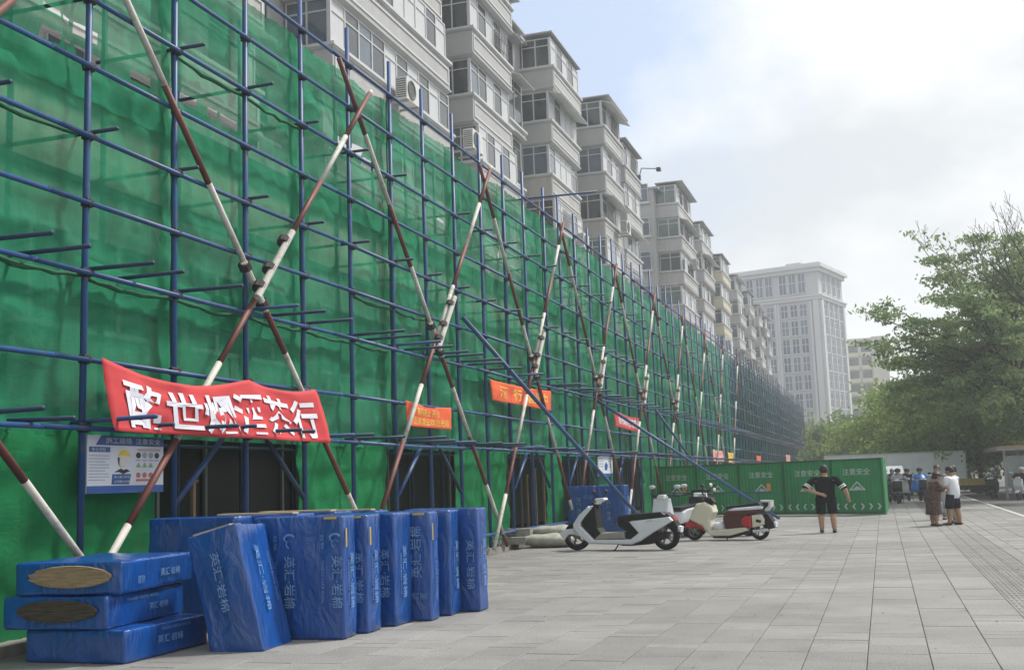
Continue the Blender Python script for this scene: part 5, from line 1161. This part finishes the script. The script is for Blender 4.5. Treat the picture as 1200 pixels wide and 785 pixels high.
mb = MB(); mb.ell((0, 0, .0), (.10, .08, .17), 10, 7); mb.tube([(0, 0, .12), (0, 0, .32)], .012, 6); q = mb.build('plastic_bag', M['cloth_white'], loc=(1.47, 34.5, .50), smooth=True); tag(q, 'white plastic bag hanging at the knee of the woman in shorts', 'bag')
person('person in beige half hidden behind the woman in the white T-shirt', (1.93, 35.7, 0), R(95), 1.62, 'cloth_beige', 'cloth_beige', 'skin', shorts=False, hair='short')
person('dark haired man standing behind the two women in front of the truck', (1.62, 38.2, 0), R(160), 1.66, 'cloth_grey', 'cloth_grey', 'skin_d', shorts=False, hair='short')

def rider(label, loc, rz, top, hat, cape=None, body='black_pl', group='riders on scooters', sx=1.1):
    s_ = simple_scooter('scooter ridden by the ' + label, loc, rz, body, 'black_pl', 'scooters being ridden', name='ridden_scooter', sx=sx)
    # the seated figure faces local -x of the scooter
    f = Vector((-math.cos(rz), -math.sin(rz), 0)); pz = Vector(loc) + f * -.30 + Vector((0, 0, .06))
    T, S = person(label, pz, rz + math.pi / 2, 1.68, top, 'cloth_navy', 'skin', sit=True, hat=hat, hair='short', shorts=False, wide=1.12, group=group, hands=dict(Le=(-.30, .20, 1.04), Lw=(-.30, .46, 1.02), Re=(.30, .20, 1.04), Rw=(.30, .46, 1.02)))
    if cape:
        mb = MB(); rings = []
        for z, a, b, y in ((.42, .40, .50, .22), (.62, .40, .48, .20), (.85, .36, .40, .12), (1.06, .29, .28, .02), (1.20, .20, .18, -.03), (1.30, .10, .10, -.04)):
            rings.append([(a * math.cos(2 * math.pi * q / 20) * (1 + .07 * math.sin(q * 2.3 + z * 4)), y + b * math.sin(2 * math.pi * q / 20), z) for q in range(20)])
        mb.rings(rings); mb.build('rain_cape', M[cape], T, smooth=True)
    return T
rider('rider under a silver rain cape coming past the hoarding end', (.62, 57.5, 0), R(86), 'silver', 'helmet_dark', 'silver')
rider('rider in a bright blue raincoat left of the silver one', (.35, 60.0, 0), R(80), 'rain_blue', None, 'rain_blue')
rider('rider in a blue raincoat at the right side of the group', (1.75, 59.6, 0), R(98), 'rain_blue', 'helmet_dark', 'rain_blue')
rider('rider in a dark jacket deep inside the group by the truck', (1.15, 62.0, 0), R(90), 'cloth_black', 'helmet_dark')
rider('rider in grey pressed against the edge of the hoarding', (.0, 57.0, 0), R(84), 'cloth_grey', 'helmet_white')
rider('rider in a grey shirt and white helmet out on the road', (5.5, 65.5, -.13), R(78), 'cloth_grey', 'helmet_white')
rider('rider in black with a white helmet at the far right', (6.55, 62.5, -.13), R(70), 'cloth_black', 'helmet_white', None, 'paint_white')
# bake the skinned figures into plain meshes
dg = bpy.context.evaluated_depsgraph_get(); dg.update()
for o, m, parent in SKINNED:
    me = bpy.data.meshes.new_from_object(o.evaluated_get(dg), depsgraph=dg); me.name = o.name
    o.modifiers.clear(); old = o.data; o.data = me; me.materials.clear(); me.materials.append(M[m]); o.parent = parent
    bpy.data.meshes.remove(old)

# ------------------------------------------------------------------ vehicles, shelter
T = thing('box_truck', 'plain white box truck parked across the end of the pavement', 'truck', (1.2, 72, 0))
O = (1.2, 72, 0); AX = R(-4)
mx = Matrix.Translation((1.2, 72, 0)) @ Matrix.Rotation(AX, 4, 'Z')
mb = MB(); mb.box(-4.6, 3.45, 0, 2.3, .75, 2.55, mx); mb.build('cargo_box', M['truck'], T, off=O)
mb = MB()
for x0, x1, z0, z1 in ((-4.63, 3.48, 2.49, 2.58), (-4.63, 3.48, .70, .79)): mb.box(x0, x1, -.03, .03, z0, z1, mx)
for x0, x1 in ((-4.63, -4.55), (3.40, 3.48)): mb.box(x0, x1, -.03, .03, .79, 2.49, mx)
mb.build('edge_trim', M['pvc'], T, off=O)
for q in range(9): mb = MB(); mb.box(-4.5 + q * .885, -4.49 + q * .885, -.012, 0, .8, 2.48, mx); mb.build('panel_seam', M['steel'], T, off=O)
for z in (1.9, 2.2): mb = MB(); mb.box(3.22, 3.30, -.02, 0, z, z + .10, mx); mb.build('marker_lamp', M['tail_red'], T, off=O)
mb = MB(); mb.rings([[tuple(mx @ Vector((x, y, z))) for x, z in ((-6.4, .5), (-6.4, 1.2), (-6.1, 2.1), (-4.75, 2.15), (-4.75, .5))] for y in (.15, 2.15)]); mb.build('cab', M['truck'], T, off=O)
mb = MB(); mb.box(-4.6, 3.4, .3, 2.0, .5, .748, mx); mb.build('chassis', M['black_pl'], T, off=O)
for x in (-5.6, 1.4, 2.4):
    for y in (.18, 2.1):
        mb = MB(); p = mx @ Vector((x, y - .11, .42)); q = mx @ Vector((x, y + .11, .42)); mb.tube([p, q], .42, 18); mb.build('wheel', M['tyre'], T, off=O)
T = thing('delivery_van', 'white roofed small van nosing out behind the hoarding edge', 'van', (.55, 66.5, 0)); O = (.55, 66.5, 0)
def sect(y, pts): return [(.35 + a, y, b) for a, b in pts]
mb = MB(); mb.rings([sect(64.2, [(-.7, .4), (.7, .4), (.72, .9), (-.72, .9)]), sect(64.8, [(-.8, .3), (.8, .3), (.78, 1.05), (-.78, 1.05)]), sect(65.5, [(-.8, .3), (.8, .3), (.66, 1.75), (-.66, 1.75)]), sect(68.5, [(-.8, .3), (.8, .3), (.68, 1.8), (-.68, 1.8)])]); mb.build('body', M['truck'], T, off=O)
mb = MB(); mb.quad((.35 - .62, 64.86, 1.12), (.35 + .62, 64.86, 1.12), (.35 + .55, 65.42, 1.66), (.35 - .55, 65.42, 1.66)); o = mb.build('windscreen', M['glass'], T, off=O)
for x in (-.45, .85):
    for y in (65, 67.8): mb = MB(); mb.tube([(x - .1, y, .31), (x + .1, y, .31)], .30, 14); mb.build('wheel', M['tyre'], T, off=O)
for x in (-.15, .85): mb = MB(); mb.ell((x, 64.2, .72), (.13, .05, .09), 10, 6); mb.build('headlight', M['headlamp'], T, off=O)
def car(label, x, y, L_=4.3, col='sign_black'):
    T = thing('parked_car', label, 'car', (x, y, -.13)); 
    def sec(x0, pts): return [(a, x0, b) for a, b in pts]
    lo = [(-.86, .25), (.86, .25), (.88, .60)]
    mb = MB(); mb.rings([sec(-L_ / 2, [(-.75, .3), (.75, .3), (.76, .62), (-.76, .62)]), sec(-L_ / 2 + .3, [(-.86, .22), (.86, .22), (.84, .80), (-.84, .80)]), sec(-L_ / 2 + 1.2, [(-.88, .22), (.88, .22), (.86, .92), (-.86, .92)]), sec(L_ / 2 - .5, [(-.88, .22), (.88, .22), (.86, .95), (-.86, .95)]), sec(L_ / 2, [(-.80, .3), (.80, .3), (.8, .85), (-.8, .85)])]); mb.build('body', M[col], T, smooth=False)
    mb = MB(); mb.rings([sec(-L_ / 2 + 1.0, [(-.82, .90), (.82, .90), (.80, .93), (-.80, .93)]), sec(-L_ / 2 + 1.8, [(-.82, .90), (.82, .90), (.62, 1.46), (-.62, 1.46)]), sec(L_ / 2 - 1.0, [(-.82, .93), (.82, .93), (.62, 1.46), (-.62, 1.46)]), sec(L_ / 2 - .25, [(-.8, .93), (.8, .93), (.78, .97), (-.78, .97)])]); mb.build('cabin_glass', M['glass'], T)
    mb = MB(); mb.box(-.58, .58, -L_ / 2 + 1.85, L_ / 2 - 1.05, 1.45, 1.49); mb.build('roof', M[col], T)
    for sx in (-.8, .8):
        for yy in (-L_ * .3, L_ * .3): mb = MB(); mb.tube([(sx - .1, yy, .32), (sx + .1, yy, .32)], .32, 14); mb.build('wheel', M['tyre'], T)
    for sx in (-.6, .6): mb = MB(); mb.ell((sx, -L_ / 2 + .02, .58), (.16, .06, .09), 10, 6); mb.build('headlight', M['headlamp'], T)
car('dark car parked at the kerb under the trees', 4.95, 84, 4.4)
T = thing('cargo_tricycle', 'low cargo tricycle with a yellow bed standing by the kerb', 'tricycle', (4.3, 72, -.02)); O = (4.3, 72, 0)
mb = MB(); mb.box(3.5, 5.6, 71.6, 72.9, .55, .95); mb.build('cargo_bed', M['yellow'], T, off=O)
mb = MB(); mb.box(3.4, 5.5, 71.7, 72.8, .40, .545); mb.build('frame', M['black_pl'], T, off=O)
for x, y in ((3.7, 71.6), (3.7, 72.9), (5.3, 72.2)): wheel_o = MB(); wheel_o.tube([(x, y - .06, .30), (x, y + .06, .30)], .30, 14); wheel_o.build('wheel', M['tyre'], T, off=O)
mb = MB(); mb.tube([(5.4, 71.9, 1.05), (5.4, 72.5, 1.05)], .03, 6); mb.tube([(5.4, 72.2, .4), (5.4, 72.2, 1.05)], .03, 6); mb.build('handlebar', M['black_pl'], T, off=O)
T = thing('bus_shelter', 'bus shelter with a brown roof and glazed back at the right edge', 'bus shelter', (7.0, 70, 0)); O = (7.0, 70, 0)
mb = MB(); mb.box(5.75, 8.2, 64, 78, 2.45, 2.62); mb.build('roof', M['shelter_roof'], T, off=O); mb = MB(); mb.box(5.70, 8.25, 63.95, 78.05, 2.38, 2.448); mb.build('fascia', M['steel'], T, off=O)
for y in (64.3, 67.6, 71, 74.4, 77.7):
    mb = MB(); mb.box(7.7, 7.86, y, y + .16, -.12, 2.378); mb.build('post', M['steel'], T, off=O)
    if y < 77:
        mb = MB(); mb.box(7.76, 7.79, y + .2, y + 3.2, .4, 2.2); mb.build('glass_panel', M['clear'], T, off=O)
for y in (64.3, 77.6): mb = MB(); mb.box(6.0, 6.12, y, y + .12, -.12, 2.378); mb.build('front_post', M['steel'], T, off=O)
mb = MB(); mb.box(7.2, 7.6, 66, 76, .40, .46); mb.box(7.35, 7.45, 67, 67.1, -.12, .4); mb.box(7.35, 7.45, 75, 75.1, -.12, .4); mb.build('bench', M['steel'], T, off=O)
mb = MB(); mb.box(6.0, 7.5, 64.32, 64.40, .5, 2.1); mb.build('end_panel', M['clear'], T, off=O)

# ------------------------------------------------------------------ trees
def leaves(rg, pts, per, spread, size, flat=.5):
    mb = MB()
    for p in pts:
        for _ in range(per):
            c = Vector(p) + Vector((rg.gauss(0, spread), rg.gauss(0, spread), rg.gauss(0, spread * flat)))
            s_ = size * rg.uniform(.6, 1.35); n_ = Vector((rg.gauss(0, 1), rg.gauss(0, 1) - .35, rg.gauss(.55, .6))).normalized(); a = n_.orthogonal().normalized(); a = (Matrix.Rotation(rg.random() * 6.28, 3, n_) @ a); b = n_.cross(a)
            mb.quad(c - a * s_, c - b * s_ * .45 - a * .1 * s_, c + a * s_ + n_ * -.25 * s_, c + b * s_ * .45)
    return mb
def tree(name, label, base, trunk_h, crown, leafm, seed, nb=14, per=26, size=.16, spread=.42, droop=.0, flat=.5, trunk_r=.17, layered=False, group='street trees along the kerb', sub=5):
    """crown = (centre, radii): limbs run from the trunk to points inside the crown, twigs carry leaf clumps"""
    T = thing(name, label, 'tree', base, 0, group); rg = random.Random(seed); B = Vector(base); cc, cr_ = Vector(crown[0]), Vector(crown[1])
    mb = MB(); top = Vector((cc.x, cc.y, cc.z + cr_.z * .3))
    path = [B, B.lerp(top, .3) + Vector((rg.uniform(-.2, .2), rg.uniform(-.2, .2), 0)), B.lerp(top, .65) + Vector((rg.uniform(-.3, .3), rg.uniform(-.3, .3), 0)), top]
    mb.tube(path, [trunk_r * 1.15, trunk_r, trunk_r * .65, trunk_r * .15], 9); tips = []
    for k in range(nb):
        t = rg.uniform(.28, .98); s0 = path[1].lerp(path[2], t / .65) if t < .65 else path[2].lerp(path[3], (t - .65) / .35)
        a = 2 * math.pi * (k * .382 + rg.uniform(-.05, .05)); el = rg.uniform(-.75, 1.0); ce = math.sqrt(max(0, 1 - el * el)); f = rg.uniform(.72, 1.05)
        e_ = cc + Vector((cr_.x * ce * math.cos(a) * f, cr_.y * ce * math.sin(a) * f, cr_.z * el * f)); e_.z -= droop * ce
        s0 = Vector((s0.x, s0.y, min(s0.z, max(B.z + trunk_h, e_.z - (.1 if layered else .9)))))
        m1 = s0.lerp(e_, .5) + Vector((0, 0, .35)); mb.tube([s0, m1, e_], [trunk_r * .36, trunk_r * .22, trunk_r * .06], 6)
        for q in range(sub):
            tt = rg.uniform(.3, 1.0); p = (s0.lerp(m1, tt / .5) if tt < .5 else m1.lerp(e_, (tt - .5) / .5))
            off_ = Vector((rg.gauss(0, 1), rg.gauss(0, 1), rg.gauss(0, .3 if layered else .7))) * (.22 * cr_.x * (1.15 - tt * .5)); e2 = p + off_; e2.z -= droop * .3
            mb.tube([p, p.lerp(e2, .5) + Vector((0, 0, .08)), e2], [trunk_r * .12, trunk_r * .08, .01], 5)
            for w_ in range(4): tips.append(p.lerp(e2, .35 + .22 * w_))
        for w_ in range(5): tips.append(m1.lerp(e_, .2 + .2 * w_))
    mb.build('trunk', M['bark'], T, off=base, smooth=True)
    lf = leaves(rg, tips, per, spread, size, flat); lf.build('crown', M[leafm], T, off=base); return T
tree('street_tree', 'tall dark leaved tree with layered side branches reaching over the pavement', (8.2, 58, -.1), 3.0, ((4.6, 58, 8.2), (5.4, 4.5, 5.4)), 'leaf_dark', 21, nb=52, per=26, size=.115, spread=.27, flat=.34, droop=.5, layered=True, trunk_r=.2, sub=6)
tree('street_tree', 'bright green tree with a broad low crown behind the truck', (4.6, 86, -.1), 2.2, ((3.2, 86, 4.9), (6.6, 5, 3.6)), 'leaf_bright', 22, nb=40, per=26, size=.17, spread=.5, droop=.4, trunk_r=.2, sub=6)
tree('street_tree', 'yellow green tree with a low crown under the tall layered one', (6.0, 75, -.1), 2.0, ((4.6, 75, 5.0), (5.2, 4, 3.0)), 'leaf_bright', 33, nb=40, per=24, size=.15, spread=.42, droop=.4, trunk_r=.16, sub=6)
tree('street_tree', 'green tree filling the right edge above the bus shelter', (9.2, 70, -.1), 2.6, ((8.6, 70, 7.0), (5.2, 5, 5.4)), 'leaf_mid', 23, nb=40, per=26, size=.15, spread=.45, droop=.3, trunk_r=.22, sub=6)
tree('street_tree', 'small rounded tree showing left of the truck top', (-2.6, 118, 0), 1.8, ((-2.4, 118, 3.9), (6.0, 5, 2.8)), 'leaf_mid', 24, nb=30, per=15, size=.28, spread=.6, sub=5)
tree('street_tree', 'pale green tree between the office tower and the big trees', (2.8, 112, 0), 2.0, ((2.5, 112, 4.6), (6.0, 5, 3.2)), 'leaf_bright', 25, nb=30, per=15, size=.28, spread=.6, sub=5)
tree('street_tree', 'far tree down the street past the bus shelter', (10.6, 100, -.1), 2.5, ((10.5, 100, 6.5), (5.5, 5, 5.0)), 'leaf_mid', 26, nb=30, per=15, size=.28, spread=.6, sub=5)
tree('street_tree', 'dark far tree seen low through the gap under the big crowns', (6.5, 130, -.1), 2.0, ((6.5, 130, 6.0), (7.5, 6, 4.6)), 'leaf_dark', 27, nb=30, per=15, size=.32, spread=.7, sub=5)
tree('street_tree', 'tree across the road at the right picture edge', (15.0, 84, -.1), 2.5, ((14.5, 84, 6.5), (6, 6, 5.2)), 'leaf_mid', 28, nb=30, per=14, size=.26, spread=.55, sub=5)
tree('street_tree', 'olive tree at the far end of the pavement', (-9.5, 150, 0), 1.8, ((-9.5, 150, 4.2), (7.5, 6, 3.2)), 'leaf_bright', 30, nb=26, per=14, size=.36, spread=.8, sub=5)
# bare tree at the top right
T = thing('bare_tree', 'nearly leafless tree with fine upright twigs at the upper right', 'tree', (9.6, 50, -.1), 0, 'street trees along the kerb'); rg = random.Random(31); mb = MB(); tips = []
def limb(p, d, ln, r, depth):
    n_ = 4; pts = [p]; q = Vector(p); dd = Vector(d).normalized()
    for s_ in range(n_):
        dd = (dd + Vector((rg.gauss(0, .11), rg.gauss(0, .11), .05))).normalized(); q = q + dd * ln / n_; pts.append(q.copy())
    mb.tube(pts, [max(.008, r * (1 - .7 * j / n_)) for j in range(n_ + 1)], 6 if depth < 2 else 4)
    if depth < 4:
        for j in range(3 if depth < 2 else 2):
            t = rg.uniform(.35, 1.0); a = pts[min(n_, int(t * n_))]
            limb(a, dd + Vector((rg.gauss(0, .55), rg.gauss(0, .55), rg.uniform(.0, .5))), ln * rg.uniform(.45, .7), r * .42, depth + 1)
    else: tips.append(q)
mb.tube([(9.6, 50, -.1), (9.0, 50, 3.8), (7.6, 50, 7.0)], [.2, .17, .12], 9)
for k in range(9): limb(Vector((7.4, 50, 6.8 + .08 * k)), Vector((-.95 + .2 * k + rg.gauss(0, .1), rg.gauss(0, .3), .9)), 4.3, .06, 0)
mb.build('trunk', M['bark'], T, off=(9.6, 50, -.1)); leaves(rg, [t for t in tips if rg.random() < .16 and t.z < 11.2], 5, .2, .12).build('leaf_clumps', M['leaf_dark'], T, off=(9.6, 50, -.1))
hd = MB(); rg = random.Random(41)
pts = [(rg.uniform(-40, 60), rg.uniform(228, 250), rg.uniform(.3, 1) * rg.uniform(2, 9)) for _ in range(1500)]
o = leaves(rg, pts, 6, 1.0, .8).build('far_wood', M['leaf_mid']); tag(o, 'mass of trees closing the far end of the street', 'trees', kind='stuff')

# ------------------------------------------------------------------ air
hz = MB(); hz.box(-560, 560, -260, 560, -1.3, 62); o = hz.build('haze', mat('haze_dummy', (1, 1, 1)))
hm = bpy.data.materials.new('haze_air'); hm.use_nodes = True; hn = hm.node_tree; hn.nodes.clear(); ho = N(hn, 'ShaderNodeOutputMaterial'); pv = N(hn, 'ShaderNodeVolumePrincipled')
pv.inputs['Color'].default_value = (.94, .965, .995, 1); pv.inputs['Density'].default_value = .0013; pv.inputs['Anisotropy'].default_value = .55
hn.links.new(pv.outputs[0], ho.inputs['Volume']); o.data.materials.clear(); o.data.materials.append(hm); o['kind'] = 'stuff'
